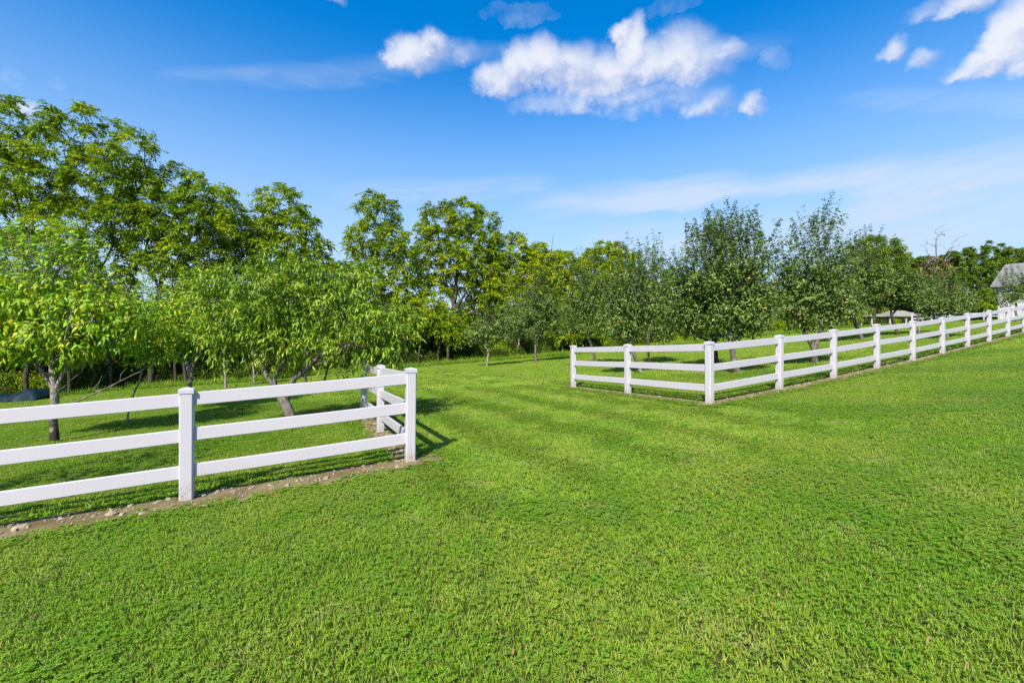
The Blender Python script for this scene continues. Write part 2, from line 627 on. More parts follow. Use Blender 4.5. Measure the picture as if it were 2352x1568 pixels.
def make_fence(name, label, chains, rails=RAILS, pm=PM, cm=CM, pw=POST_W, group=None):
    base_xy = chains[0][0]
    root = add(name, None, loc=(base_xy[0], base_xy[1], float(ground(*base_xy))), label=label, category='fence', group=group)
    o = np.array(root.location)
    rr = random.Random(hash(label) % 1000)
    done = set()
    for ch in chains:
        ang = math.atan2(ch[1][1] - ch[0][1], ch[1][0] - ch[0][0])
        for p in ch:
            key = (round(p[0], 2), round(p[1], 2))
            if key in done: continue
            done.add(key)
            z = float(ground(*p))
            po = add('post', pm, root, (p[0] - o[0], p[1] - o[1], z - o[2] + rr.uniform(-.012, .012)))
            po.rotation_euler = (math.radians(rr.uniform(-.5, .5)), math.radians(rr.uniform(-.5, .5)), ang + math.radians(rr.uniform(-1, 1)))
            add('post_cap', cm, po)
        for a_, b_ in zip(ch[:-1], ch[1:]):
            for k, (hc, hh) in enumerate(rails):
                V, fc = rail_between(a_, b_, hc, hh, 0.04, pw / 2 - 0.03, rr.randint(0, 10 ** 6))
                g0 = float(ground(*((np.array(a_) + np.array(b_)) / 2)))
                cen = np.array([(a_[0] + b_[0]) / 2, (a_[1] + b_[1]) / 2, g0])
                add('rail', mesh_from('rail', V - cen, fc, M_VINYL), root, tuple(cen - o))
    return root


make_fence('rail_fence', 'white three-rail fence with a thin-branched young tree and broad peach tree behind it',
           [LEFT_RUN, [L2] + LEFT_RET])
make_fence('rail_fence', 'long white three-rail fence climbing the slope in front of the apple trees',
           [RIGHT_RUN, [R0] + RIGHT_RET])

make_fence('rail_fence', 'far white rail fence crossing the lawn between the pavilions and the barn',
           [[on_ground(u, v)[:2] for u, v in ((2095, 748.5), (2140, 743.5), (2182, 739), (2222, 735), (2260, 731.5), (2296, 728))]],
           rails=((1.02, 0.14), (0.62, 0.14)))

# ------------------------------------------------------------------ bare soil along the fences
STRIPS = [(LEFT_RUN[0], L2 + UL * 0.10, 0.27, 0.20), (L2, LEFT_RET[-1] + UV * 0.1, 0.14, 0.20),
          (R0 - UR * 0.10, RIGHT_RUN[-1], 0.15, 0.16), (R0, RIGHT_RET[-1] + UV * 0.1, 0.05, 0.08)]


def strip_dist(x, y):
    """Signed-free distance measure: < 0 inside the bare strips, ragged edge included."""
    best = np.full(np.shape(x), 9.0)
    for a_, b_, wf, wb in STRIPS:
        d = b_ - a_; L = np.linalg.norm(d); d = d / L
        n = np.array([d[1], -d[0]])                       # towards the camera side
        s = np.clip((x - a_[0]) * d[0] + (y - a_[1]) * d[1], 0, L)
        qx, qy = x - a_[0] - d[0] * s, y - a_[1] - d[1] * s
        r = np.hypot(qx, qy)
        side = qx * n[0] + qy * n[1]
        w = np.where(side > 0, wf, wb) * (1 + 0.55 * noise2(x, y, 2.6, 21) + 0.45 * noise2(x, y, 8.0, 22))
        best = np.minimum(best, r - w)
    return best


for k, (a_, b_, wf, wb) in enumerate(STRIPS):
    d = b_ - a_; L = np.linalg.norm(d); d = d / L
    n = np.array([d[1], -d[0]])
    ns, nw = int(L / 0.08) + 1, 13
    ss, ww = np.linspace(-0.3, L + 0.3, ns), np.linspace(-(wb + .22), wf + .22, nw)
    SS, WW = np.meshgrid(ss, ww)
    X = a_[0] + d[0] * SS + n[0] * WW
    Y = a_[1] + d[1] * SS + n[1] * WW
    t = WW / np.where(WW > 0, wf + .22, wb + .22)
    hump = 0.03 * (1 - t * t) + 0.010 * noise2(X, Y, 9.0, 30 + k) * (1 - t * t) + 0.005 * noise2(X, Y, 28.0, 40 + k) * (1 - t * t)
    Z = ground(X, Y) - 0.012 + 0.003 * k + np.maximum(hump, 0)
    ii, jj = np.meshgrid(np.arange(ns - 1), np.arange(nw - 1))
    q = (jj * ns + ii).ravel()
    keep = (strip_dist(X, Y) < 0.12)[:-1, :-1].ravel()
    q = q[keep]
    Vv = np.stack([X, Y, Z], -1).reshape(-1, 3)
    used, inv = np.unique(np.stack([q, q + ns, q + 1 + ns, q + 1], -1), return_inverse=True)
    add('soil_strip', mesh_from('soil_strip', Vv[used], inv.reshape(-1, 4).astype(np.int32), M_SOIL, True), kind='structure',
        label='strip of bare brown soil under the white fence')


def stone_mesh(rng, n=1):
    """Flattish angular field stone."""
    V, fc = [], []
    rings, seg = 4, 8
    st = rng.uniform(.55, 1.0, (rings + 1, seg))
    for i in range(rings + 1):
        th = math.pi * (0.08 + 0.84 * i / rings)
        for j in range(seg):
            ph = 2 * math.pi * j / seg + rng.uniform(-.25, .25)
            r = 0.5 + 0.5 * st[i, j]
            V.append((math.sin(th) * math.cos(ph) * r, math.sin(th) * math.sin(ph) * r * .7, math.cos(th) * .42 * r))
    fc = [tuple(range(seg))] + [tuple(range(rings * seg, rings * seg + seg))[::-1]]
    for i in range(rings):
        fc += [(i * seg + j, (i + 1) * seg + j, (i + 1) * seg + (j + 1) % seg, i * seg + (j + 1) % seg) for j in range(seg)]
    return mesh_from('stone', V, fc, M_STONE)


rs = np.random.RandomState(5)
STONES = [stone_mesh(rs) for _ in range(5)]
stone_spots = [((255, 1185), .075, 'long pale stone on the bare soil with dark shadow, two strides from the fence post'),
               ((362, 1158), .062, 'pale stone half buried in bare soil just left of the speckled fence post'),
               ((45, 1218), .080, 'flat buff stone lying alone in the soil strip beside the lowest lawn edge'),
               ((215, 1190), .045, None), ((388, 1150), .050, None), ((470, 1141), .050, None), ((500, 1134), .055, None),
               ((536, 1132), .050, None), ((470, 1165), .040, None), ((575, 1125), .045, None), ((620, 1118), .040, None), ((810, 1078), .045, None),
               ((835, 1072), .045, None), ((870, 1066), .050, None), ((880, 1060), .040, None), ((910, 1062), .04, None), ((140, 1196), .04, None),
               ((300, 1165), .04, None), ((330, 1175), .035, None), ((860, 975), .06, None), ((845, 985), .05, None)]
for k, ((u, v), sz, lab) in enumerate(stone_spots):
    p = on_ground(u, v)
    p[2] = float(ground(p[0], p[1])) + 0.012
    o = add('stone', STONES[k % 5], loc=tuple(p + np.array([0, 0, sz * .12])), category='stone', group=None if lab else 'small stones in the soil strip',
            label=lab or 'small pale stone lying in the bare soil under the fence')
    o.rotation_euler = (rs.uniform(-.25, .25), rs.uniform(-.25, .25), rs.uniform(0, 6.28))
    o.scale = (sz, sz * rs.uniform(.7, 1.1), sz * rs.uniform(.7, 1.1))

# fine gravel in the strips: nobody could count it
GVx, GFx = [], []
cube = np.array([(-1, -1, -.5), (1, -1, -.6), (1.1, 1, -.5), (-.9, 1, -.5), (-.6, -.7, .5), (.7, -.6, .45), (.6, .7, .55), (-.7, .6, .4)])
cf = np.array([(3, 2, 1, 0), (4, 5, 6, 7), (0, 1, 5, 4), (1, 2, 6, 5), (2, 3, 7, 6), (3, 0, 4, 7)])
cnt = 0
for a_, b_, wf, wb in STRIPS:
    d = b_ - a_; L = np.linalg.norm(d); d = d / L
    n = np.array([d[1], -d[0]])
    for _ in range(int(L * 48)):
        s, w = rs.uniform(0, L), rs.uniform(-wb, wf * 1.05)
        x, y = a_[0] + d[0] * s + n[0] * w, a_[1] + d[1] * s + n[1] * w
        if y > 16 and rs.rand() < .5: continue
        z = float(ground(x, y)) + -0.004 + 0.03 * (1 - (w / (wf + .22)) ** 2)
        sz = rs.uniform(.005, .016) * (1 + 1.2 * (rs.rand() < .08))
        an = rs.uniform(0, 6.28); c_, s_ = math.cos(an), math.sin(an)
        Rm = np.array([[c_, -s_, 0], [s_, c_, 0], [0, 0, 1]])
        GVx.append((cube * sz * rs.uniform(.6, 1.3, (8, 1))) @ Rm.T + (x, y, z)); GFx.append(cf + cnt * 8); cnt += 1
add('gravel', mesh_from('gravel', np.concatenate(GVx), np.concatenate(GFx), M_STONE), kind='stuff', label='small gravel and crumbs of stone in the bare soil', category='gravel')

# ------------------------------------------------------------------ grass: blades in shared tufts, scattered over the lawn
def blades(rng, n, size, hgt, wid, lean=None, lean_amt=0.0, clover=0):
    V, Ft, Fq, R = [], [], [], []
    xy = rng.uniform(-size / 2, size / 2, (n, 2))
    h = hgt * np.where(rng.rand(n) < .06, rng.uniform(1.3, 1.8, n), rng.uniform(.45, 1.2, n))
    w = wid * rng.uniform(.6, 1.2, n)
    az = rng.uniform(0, 2 * np.pi, n)
    tilt = np.clip(rng.normal(.62, .42, n), .05, 1.35)
    dirn = np.stack([np.cos(az) * np.sin(tilt), np.sin(az) * np.sin(tilt), np.cos(tilt)], -1)
    if lean is not None:
        dirn = dirn + np.array([lean[0], lean[1], 0]) * lean_amt
        dirn /= np.linalg.norm(dirn, axis=1, keepdims=True)
    side = np.cross(dirn, np.array([0, 0, 1.0])); side /= np.linalg.norm(side, axis=1, keepdims=True) + 1e-6
    tw = rng.uniform(-.9, .9, (n, 1))
    nr = np.cross(side, dirn)
    side = side * np.cos(tw) + nr * np.sin(tw)
    base = np.concatenate([xy, np.full((n, 1), -0.022)], 1)
    mid = base + dirn * (h * .55)[:, None]
    bend = dirn * .62 + np.array([0, 0, -.22]) + side * rng.uniform(-.25, .25, (n, 1))
    tip = mid + bend * (h * .6)[:, None]
    tip[:, 2] = np.maximum(tip[:, 2], 0.004)
    W = w[:, None] / 2
    Vb = np.stack([base - side * W * .8, base + side * W * .8, mid + side * W, mid - side * W, tip], 1).reshape(-1, 3)
    k = np.arange(n)[:, None] * 5
    quads = k + np.array([[0, 1, 2, 3]])
    tris = k + np.array([[3, 2, 4]])
    r = rng.uniform(0, 1, n)
    Vall, Q, T, RQ, RT = [Vb], [quads], [tris], [r], [r]
    off = len(Vb)
    for c in range(clover):                    # clover / plantain: small rounded leaflets held flat
        cx, cy_ = rng.uniform(-size / 2, size / 2, 2)
        z = rng.uniform(.012, .030); a0 = rng.uniform(0, 6.28); s = rng.uniform(.006, .011) * (wid / .004) ** .5
        rr = rng.uniform(.02, .25)
        for q_ in range(3):
            a1 = a0 + q_ * 2.094
            c0 = np.array([cx, cy_, z])
            u_ = np.array([math.cos(a1), math.sin(a1), rng.uniform(-.2, .3)]); v_ = np.array([-math.sin(a1), math.cos(a1), 0])
            Vall.append(np.array([c0, c0 + u_ * s + v_ * s * .8, c0 + u_ * 2 * s, c0 + u_ * s - v_ * s * .8]))
            Q.append(np.array([[0, 1, 2, 3]]) + off); off += 4
            RQ.append([rr])
    return np.concatenate(Vall), [np.concatenate(Q), np.concatenate(T)], np.concatenate(RQ + RT)


def gn_scatter(name, pts, rots, scl, idx, sources, **props):
    """One object that scatters shared meshes over points with geometry nodes."""
    me = bpy.data.meshes.new(name)
    me.vertices.add(len(pts))
    me.vertices.foreach_set('co', np.asarray(pts, np.float32).ravel())
    for an, ty, av, key in (('rot', 'FLOAT_VECTOR', rots, 'vector'), ('scl', 'FLOAT', scl, 'value'), ('idx', 'INT', idx, 'value')):
        at = me.attributes.new(an, ty, 'POINT')
        at.data.foreach_set(key, np.asarray(av, np.int32 if ty == 'INT' else np.float32).ravel())
    me.update()
    o = add(name, me, **props)
    coll = bpy.data.collections.new(name + '_sources')
    for k, sm in enumerate(sources):
        so = bpy.data.objects.new('%s_tuft_%02d' % (name, k), sm)
        coll.objects.link(so)
    ng = bpy.data.node_groups.new(name + '_scatter', 'GeometryNodeTree')
    ng.interface.new_socket('Geometry', in_out='INPUT', socket_type='NodeSocketGeometry')
    ng.interface.new_socket('Geometry', in_out='OUTPUT', socket_type='NodeSocketGeometry')
    N = ng.nodes.new
    gi, go = N('NodeGroupInput'), N('NodeGroupOutput')
    ci = N('GeometryNodeCollectionInfo')
    ci.inputs['Collection'].default_value = coll
    ci.inputs['Separate Children'].default_value = True
    ci.inputs['Reset Children'].default_value = True
    ip = N('GeometryNodeInstanceOnPoints')
    ip.inputs['Pick Instance'].default_value = True
    def na(nm, ty):
        n_ = N('GeometryNodeInputNamedAttribute'); n_.data_type = ty
        n_.inputs['Name'].default_value = nm
        return n_.outputs['Attribute']
    L_ = ng.links.new
    L_(gi.outputs[0], ip.inputs['Points'])
    L_(ci.outputs[0], ip.inputs['Instance'])
    L_(na('idx', 'INT'), ip.inputs['Instance Index'])
    L_(na('rot', 'FLOAT_VECTOR'), ip.inputs['Rotation'])
    L_(na('scl', 'FLOAT'), ip.inputs['Scale'])
    L_(ip.outputs[0], go.inputs[0])
    md = o.modifiers.new('scatter', 'NODES')
    md.node_group = ng
    return o


def slope_rot(x, y, rz):
    """Euler (XYZ) that lays a tuft on the slope after turning it by rz."""
    e_ = 0.15
    gxx = (ground(x + e_, y) - ground(x - e_, y)) / (2 * e_)
    gyy = (ground(x, y + e_) - ground(x, y - e_)) / (2 * e_)
    # slope as seen in the turned frame
    c_, s_ = np.cos(rz), np.sin(rz)
    sx, sy = gxx * c_ + gyy * s_, -gxx * s_ + gyy * c_
    return np.stack([np.arctan(sy), -np.arctan(sx), rz], -1)


rg = np.random.RandomState(11)
near_src = []
for k in range(7):
    lean = None if k < 4 else (0.0, 1.0)
    V_, F_, R_ = blades(rg, 1350, 0.46, 0.050, 0.0045, lean, 0.4, clover=(160, 60, 220, 30, 40, 20, 60)[k])
    near_src.append(mesh_from('grass_tuft', V_, F_, M_GRASS, False, {'rnd': R_}))
far_src = []
for k in range(5):
    V_, F_, R_ = blades(rg, 1500, 1.05, 0.055, 0.011, None if k < 3 else (0.0, 1.0), 0.4)
    far_src.append(mesh_from('grass_tuft', V_, F_, M_GRASS, False, {'rnd': R_}))


def lawn_points(step, y0, y1, jit):
    xs, ys = np.arange(-62, 100, step), np.arange(y0, y1, step)
    X, Y = np.meshgrid(xs, ys)
    X, Y = X.ravel() + rg.uniform(-jit, jit, X.size), Y.ravel() + rg.uniform(-jit, jit, X.size)
    k = (np.abs(X) < 1.22 * Y + 3.5) & (Y < edge_y(X) + 0.5)
    return X[k], Y[k]


def lane(x, y):
    """How far a point lies inside the mown lane through the gap, and across it."""
    m = (L2 + R0) / 2
    a_ = (x - m[0]) * UV[1] - (y - m[1]) * UV[0]
    s_ = (x - m[0]) * UV[0] + (y - m[1]) * UV[1]
    return a_, s_


X, Y = lawn_points(0.29, 0.6, 15.0, 0.07)
sd = strip_dist(X, Y)
keep = (sd > 0.12) | ((sd > -0.03) & (rg.rand(len(X)) < .0))
X, Y = X[keep], Y[keep]
sd = sd[keep]
ac, sl = lane(X, Y)
stripe = np.sin(ac * 2 * math.pi / 1.25) + rg.normal(0, .25, len(X))
inlane = (np.abs(ac) < 3.3) & (sl > -2.5)
rz = rg.uniform(0, 2 * np.pi, len(X))
lane_rz = math.atan2(UV[1], UV[0]) - math.pi / 2 + rg.normal(0, .4, len(X)) + np.where(stripe > 0, 0, math.pi)
rz = np.where(inlane, lane_rz, rz)
patch = noise2(X, Y, 1.1, 51)
idx = np.where(patch > .15, rg.choice([0, 2], len(X)), rg.choice([1, 3], len(X)))
idx = np.where(inlane, rg.randint(4, 7, len(X)), idx)
scl = (0.92 + 0.22 * noise2(X, Y, .9, 52) + 0.14 * noise2(X, Y, 3.5, 53) + rg.uniform(-.1, .1, len(X))) * np.where(sd < .25, .85, 1)
gn_scatter('grass', np.stack([X, Y, ground(X, Y)], -1), slope_rot(X, Y, rz), np.clip(scl, .88, 1.5), idx, near_src,
           kind='stuff', label='short mown grass with clover on the open lawn', category='grass')
ex_, ey_ = [], []
for a_, b_, wf, wb in STRIPS:
    d = b_ - a_; L = np.linalg.norm(d); d = d / L; n = np.array([d[1], -d[0]])
    m_ = int(L * 260)
    s = rg.uniform(-.3, L + .3, m_); w = rg.uniform(-wb - .35, wf + .35, m_)
    ex_.append(a_[0] + d[0] * s + n[0] * w); ey_.append(a_[1] + d[1] * s + n[1] * w)
X, Y = np.concatenate(ex_), np.concatenate(ey_)
sd = strip_dist(X, Y)
keep = ((sd > 0.02) & (sd < .30)) | ((sd > -.08) & (sd <= .02) & (rg.rand(len(X)) < .22)) | ((sd <= -.08) & (rg.rand(len(X)) < .012))
X, Y = X[keep], Y[keep]
edge_src = []
for k in range(4):
    V_, F_, R_ = blades(rg, 70, 0.10, 0.048, 0.0052, clover=6)
    edge_src.append(mesh_from('edge_tuft', V_, F_, M_GRASS, False, {'rnd': R_}))
gn_scatter('edge_grass', np.stack([X, Y, ground(X, Y)], -1), slope_rot(X, Y, rg.uniform(0, 6.28, len(X))), rg.uniform(.7, 1.5, len(X)), rg.randint(0, 4, len(X)), edge_src,
           kind='stuff', label='ragged grass fraying into the bare soil along the fences', category='grass')
X, Y = lawn_points(0.66, 14.6, 100.0, 0.2)
keep = strip_dist(X, Y) > 0.25
X, Y = X[keep], Y[keep]
ac, sl = lane(X, Y)
stripe = np.sin(ac * 2 * math.pi / 1.25) + rg.normal(0, .25, len(X))
rz = rg.uniform(0, 2 * np.pi, len(X))
inlane = (np.abs(ac) < 3.5) & (sl < 30)
rz = np.where(inlane, math.atan2(UV[1], UV[0]) - math.pi / 2 + rg.normal(0, .4, len(X)) + np.where(stripe > 0, 0, math.pi), rz)
idx = np.where(inlane, rg.randint(3, 5, len(X)), rg.randint(0, 3, len(X)))
gn_scatter('far_grass', np.stack([X, Y, ground(X, Y)], -1), slope_rot(X, Y, rz), rg.uniform(.8, 1.2, len(X)), idx, far_src,
           kind='stuff', label='short mown grass of the orchard lawn running back to the hedgerow', category='grass')

# ------------------------------------------------------------------ trees
BARK_GREY = bark_mat('bark_grey', (0.17, 0.15, 0.125), (0.075, 0.065, 0.052), (0.30, 0.29, 0.26), 9.0)
def m_bark_black_foot(nt):
    o = objco(nt)
    x, y, z = sepz(o)
    n1, n2 = noise(xyz(x * 3, y * 3, z * 1.2), 9.0, 5, .6), noise(o, 5.0, 4)
    c = mixc(n1.step(.35, .65), (.34, .31, .26), (.16, .135, .11))
    c = mixc((n2 + .45 - z).step(.42, .62) * .9, c, (.018, .015, .013))
    return principled(nt, c, .85, .15, n1, .03)


BARK_FOOT = material('bark_black_foot', m_bark_black_foot)
BARK_DARK = bark_mat('bark_dark', (0.075, 0.06, 0.045), (0.035, 0.028, 0.022), (0.13, 0.11, 0.085), 6.0)
BARK_PALE = bark_mat('bark_pale', (0.30, 0.26, 0.20), (0.17, 0.14, 0.10), (0.42, 0.40, 0.34), 10.0)
LF_WALNUT = leaf_mat('leaf_walnut', [(0.0, (0.055, 0.115, 0.006)), (0.35, (0.18, 0.29, 0.012)), (0.75, (0.35, 0.45, 0.018)), (1.0, (0.50, 0.53, 0.03))], .30, .6, .12)
LF_LIME = leaf_mat('leaf_yellow_green', [(0.0, (0.09, 0.16, 0.006)), (0.4, (0.26, 0.37, 0.010)), (0.8, (0.44, 0.50, 0.015)), (1.0, (0.57, 0.53, 0.03))], .32, .6, .12)
LF_PEACH = leaf_mat('leaf_peach', [(0.0, (0.05, 0.115, 0.008)), (0.4, (0.155, 0.275, 0.016)), (0.8, (0.31, 0.43, 0.03)), (1.0, (0.50, 0.52, 0.09))], .26, .45, .25)
LF_BROAD = leaf_mat('leaf_broad', [(0.0, (0.06, 0.145, 0.008)), (0.4, (0.20, 0.385, 0.018)), (0.72, (0.37, 0.47, 0.022)), (0.94, (0.55, 0.55, 0.03)), (1.0, (0.55, 0.36, 0.03))], .30, .45, .25)
LF_APPLE = leaf_mat('leaf_apple', [(0.0, (0.035, 0.070, 0.011)), (0.4, (0.105, 0.185, 0.028)), (0.8, (0.205, 0.295, 0.058)), (0.96, (0.35, 0.41, 0.12)), (1.0, (0.45, 0.40, 0.06))], .22, .45, .3)
LF_SHRUB = leaf_mat('leaf_shrub', [(0.0, (0.022, 0.045, 0.006)), (0.4, (0.055, 0.10, 0.010)), (0.8, (0.12, 0.17, 0.018)), (1.0, (0.20, 0.17, 0.05))], .25, .6, .12)  # dark brown-green leaves, with the shade of overhanging trees put into the colour
LF_OLIVE = leaf_mat('leaf_olive', [(0.0, (0.04, 0.08, 0.008)), (0.45, (0.125, 0.215, 0.020)), (0.85, (0.25, 0.34, 0.035)), (1.0, (0.36, 0.35, 0.08))], .26, .6, .15)
LF_RUST = leaf_mat('leaf_rust', [(0.0, (0.10, 0.07, 0.03)), (0.5, (0.25, 0.17, 0.08)), (1.0, (0.32, 0.28, 0.07))], .25, .7, .15)


def nrm(v): return v / (np.linalg.norm(v, axis=-1, keepdims=True) + 1e-9)


def sphere(rng, n):
    return nrm(rng.normal(size=(n, 3)))


def leaf_mesh(name, O, T, N, L, W, mat, rnd, kind='kite', bend=0.25, down=0.0):
    """Leaves from origins, axis directions, upper normals, lengths and widths (numpy arrays)."""
    n = len(O)
    T = nrm(T)
    Sd = nrm(np.cross(T, N))
    N = np.cross(Sd, T)
    L, W = np.broadcast_to(L, (n,))[:, None], np.broadcast_to(W, (n,))[:, None]
    G = np.array([0, 0, -1.0])
    B = -N * bend + G * down
    if kind == 'kite':
        V = np.stack([O, O + T * L * .45 + Sd * W * .5 + N * W * .12, O + T * L + B * L, O + T * L * .45 - Sd * W * .5 + N * W * .12], 1)
        k = np.arange(n)[:, None] * 4
        return mesh_from(name, V.reshape(-1, 3), k + np.array([[0, 1, 2, 3]]), mat, False, {'rnd': rnd})
    p = lambda t: O + T * L * t + B * L * t * t
    V = np.stack([O, p(.3) + Sd * W * .45 + N * W * .1, p(.3) - Sd * W * .45 + N * W * .1,
                  p(.66) + Sd * W * .36 + N * W * .08, p(.66) - Sd * W * .36 + N * W * .08, p(1.0)], 1)
    k = np.arange(n)[:, None] * 6
    return mesh_from(name, V.reshape(-1, 3), [k + np.array([[1, 3, 4, 2]]), np.concatenate([k + np.array([[0, 1, 2]]), k + np.array([[3, 5, 4]])])],
                     mat, False, {'rnd': np.concatenate([rnd, rnd, rnd])})


def subdivide(poly, step):
    out = [np.array(poly[0], float)]
    for a_, b_ in zip(poly[:-1], poly[1:]):
        a_, b_ = np.array(a_, float), np.array(b_, float)
        n = max(1, int(np.linalg.norm(b_ - a_) / step))
        for k in range(1, n + 1): out.append(a_ + (b_ - a_) * k / n)
    return out


def skeleton(polys, targets, rng, step=.35, bow=.2, jit=.06):
    P, par = [], []
    for k, poly in enumerate(polys):
        pts = subdivide(poly, step)
        if k == 0:
            prev = -1
        else:
            prev = int(np.argmin(np.linalg.norm(np.array(P) - pts[0], axis=1)))
            pts = pts[1:] if np.linalg.norm(P[prev] - pts[0]) < step * .6 else pts
        for p in pts:
            P.append(p + (rng.normal(0, jit * .25, 3) if len(P) > 1 else 0)); par.append(prev); prev = len(P) - 1
    n0 = max(2, int(len(subdivide(polys[0], step)) * .45))       # branches start above the lower trunk
    order = np.argsort([np.min(np.linalg.norm(np.array(P) - t, axis=1)) for t in targets])
    tips = np.zeros(len(targets), int)
    for i in order:
        t = np.array(targets[i])
        A = np.array(P)
        d = np.linalg.norm(A - t, axis=1)
        cost = d * (1 + .7 * np.clip((A[:, 2] - t[2]) / (d + 1e-6), -.3, 1))
        cost[:n0] += 100
        j = int(np.argmin(cost))
        dj = d[j]
        n = max(1, int(dj / step))
        pd = P[j] - P[par[j]] if par[j] >= 0 else np.array([0, 0, 1.0])
        c = P[j] + (t - P[j]) * .45 + pd / (np.linalg.norm(pd) + 1e-6) * dj * .22 + np.array([0, 0, bow * dj * .3])
        prev = j
        for k in range(1, n + 1):
            s = k / n
            q_ = (1 - s) ** 2 * P[j] + 2 * s * (1 - s) * c + s * s * t + (rng.normal(0, jit, 3) * step if k < n else 0)
            P.append(q_); par.append(prev); prev = len(P) - 1
        tips[i] = prev
    return np.array(P), np.array(par), tips


def tubes(P, par, r_base, r_tip, sides=6, flare=1.35):
    n = len(P)
    cnt = np.zeros(n)
    kids = [[] for _ in range(n)]
    for i in range(n - 1, -1, -1):
        if not kids[i]: cnt[i] = 1
        if par[i] >= 0:
            kids[par[i]].append(i); cnt[par[i]] += cnt[i]
    e_ = math.log(max(r_base / r_tip, 1.01)) / math.log(max(cnt[0], 2))
    r = r_tip * cnt ** e_
    V, Fc = [], []
    stack = [(0, -1)]
    ang = np.arange(sides) * 2 * math.pi / sides
    z0 = P[0][2]
    while stack:
        s, frm = stack.pop()
        ch = [s] if frm < 0 else [frm, s]
        while kids[ch[-1]]:
            ks = sorted(kids[ch[-1]], key=lambda q_: -cnt[q_])
            for q_ in ks[1:]: stack.append((q_, ch[-1]))
            ch.append(ks[0])
        if len(ch) < 2: continue
        pts = P[ch]
        rad = r[ch].copy()
        if frm >= 0: rad[0] = min(rad[0], rad[1] * 1.25)
        sd = sides if rad[0] > r_tip * 2.5 else 4
        an = ang if sd == sides else np.arange(4) * math.pi / 2
        T = nrm(np.gradient(pts, axis=0))
        a_ = np.cross(T[0], (0.31, .95, .1) if abs(T[0][1]) < .9 else (1, 0, 0)); a_ /= np.linalg.norm(a_)
        b0 = len(V)
        for k in range(len(pts)):
            a_ = a_ - T[k] * np.dot(a_, T[k]); a_ /= np.linalg.norm(a_)
            b_ = np.cross(T[k], a_)
            rk = rad[k] * (1 + (flare - 1) * max(0, 1 - (pts[k][2] - z0) / (r_base * 4)) if frm < 0 else 1)
            if k == len(pts) - 1: rk *= .4
            V += list(pts[k] + np.outer(np.cos(an), a_) * rk + np.outer(np.sin(an), b_) * rk)
        for k in range(len(pts) - 1):
            for i in range(sd):
                Fc.append((b0 + k * sd + i, b0 + k * sd + (i + 1) % sd, b0 + (k + 1) * sd + (i + 1) % sd, b0 + (k + 1) * sd + i))
    return np.array(V), np.array(Fc, np.int32)


def in_lobes(lobes, n, rng, mind, inner=.3):
    """Clump centres inside a set of ellipsoids [(centre, radii)], mostly towards the outside, kept apart."""
    out = np.zeros((0, 3))
    own = []
    wts = np.array([np.prod(r) ** (2 / 3) for c, r in lobes]); wts /= wts.sum()
    tries = 0
    while len(out) < n and tries < n * 14:
        tries += 1
        k = rng.choice(len(lobes), p=wts)
        c, r = lobes[k]
        p = c + sphere(rng, 1)[0] * r * (inner + (1 - inner) * rng.rand() ** .6)
        if len(out) and np.min(np.linalg.norm(out - p, axis=1)) < mind: continue
        out = np.vstack([out, p]); own.append(k)
    return out, np.array(own)


def lobe_out(P, own, lobes):
    return nrm(np.array([(p - lobes[k][0]) / lobes[k][1] for p, k in zip(P, own)]))


# --- foliage styles: each returns origins, axes, normals, lengths, widths, random values
def fol_compound(C, out, rng, k=14, spread=.45, rl=.5, M=9, L=.19, W=.072, lo=0.0):
    n = len(C) * k
    c = np.repeat(C, k, 0); o = np.repeat(out, k, 0)
    d = nrm(o * .55 + sphere(rng, n) * .85 + np.array([0, 0, .12]))
    s0 = c + sphere(rng, n) * spread * rng.uniform(0, 1, (n, 1)) * np.array([1.15, 1.15, .6])
    ln = rl * rng.uniform(.7, 1.25, (n, 1, 1))
    s = np.linspace(.2, 1, M)[None, :, None]
    pos = s0[:, None] + d[:, None] * ln * s + np.array([0, 0, -1.0]) * ln * .42 * s * s
    side = nrm(np.cross(d, np.array([0, 0, 1.0])))[:, None]
    sg = np.where(np.arange(M) % 2 == 0, 1.0, -1.0)[None, :, None]
    ax = side * sg * .8 + d[:, None] * .55 + np.array([0, 0, -.38]) + rng.normal(0, .22, (n, M, 3))
    up = np.array([0, 0, 1.0]) + rng.normal(0, .45, (n, M, 3))
    base_r = np.repeat(rng.uniform(0, 1, len(C)), k)[:, None] * .45 + rng.uniform(0, .55, (n, M))
    return (pos.reshape(-1, 3), ax.reshape(-1, 3), up.reshape(-1, 3), L * rng.uniform(.7, 1.25, n * M), W * rng.uniform(.75, 1.2, n * M),
            np.clip(base_r + lo, 0, 1).ravel())


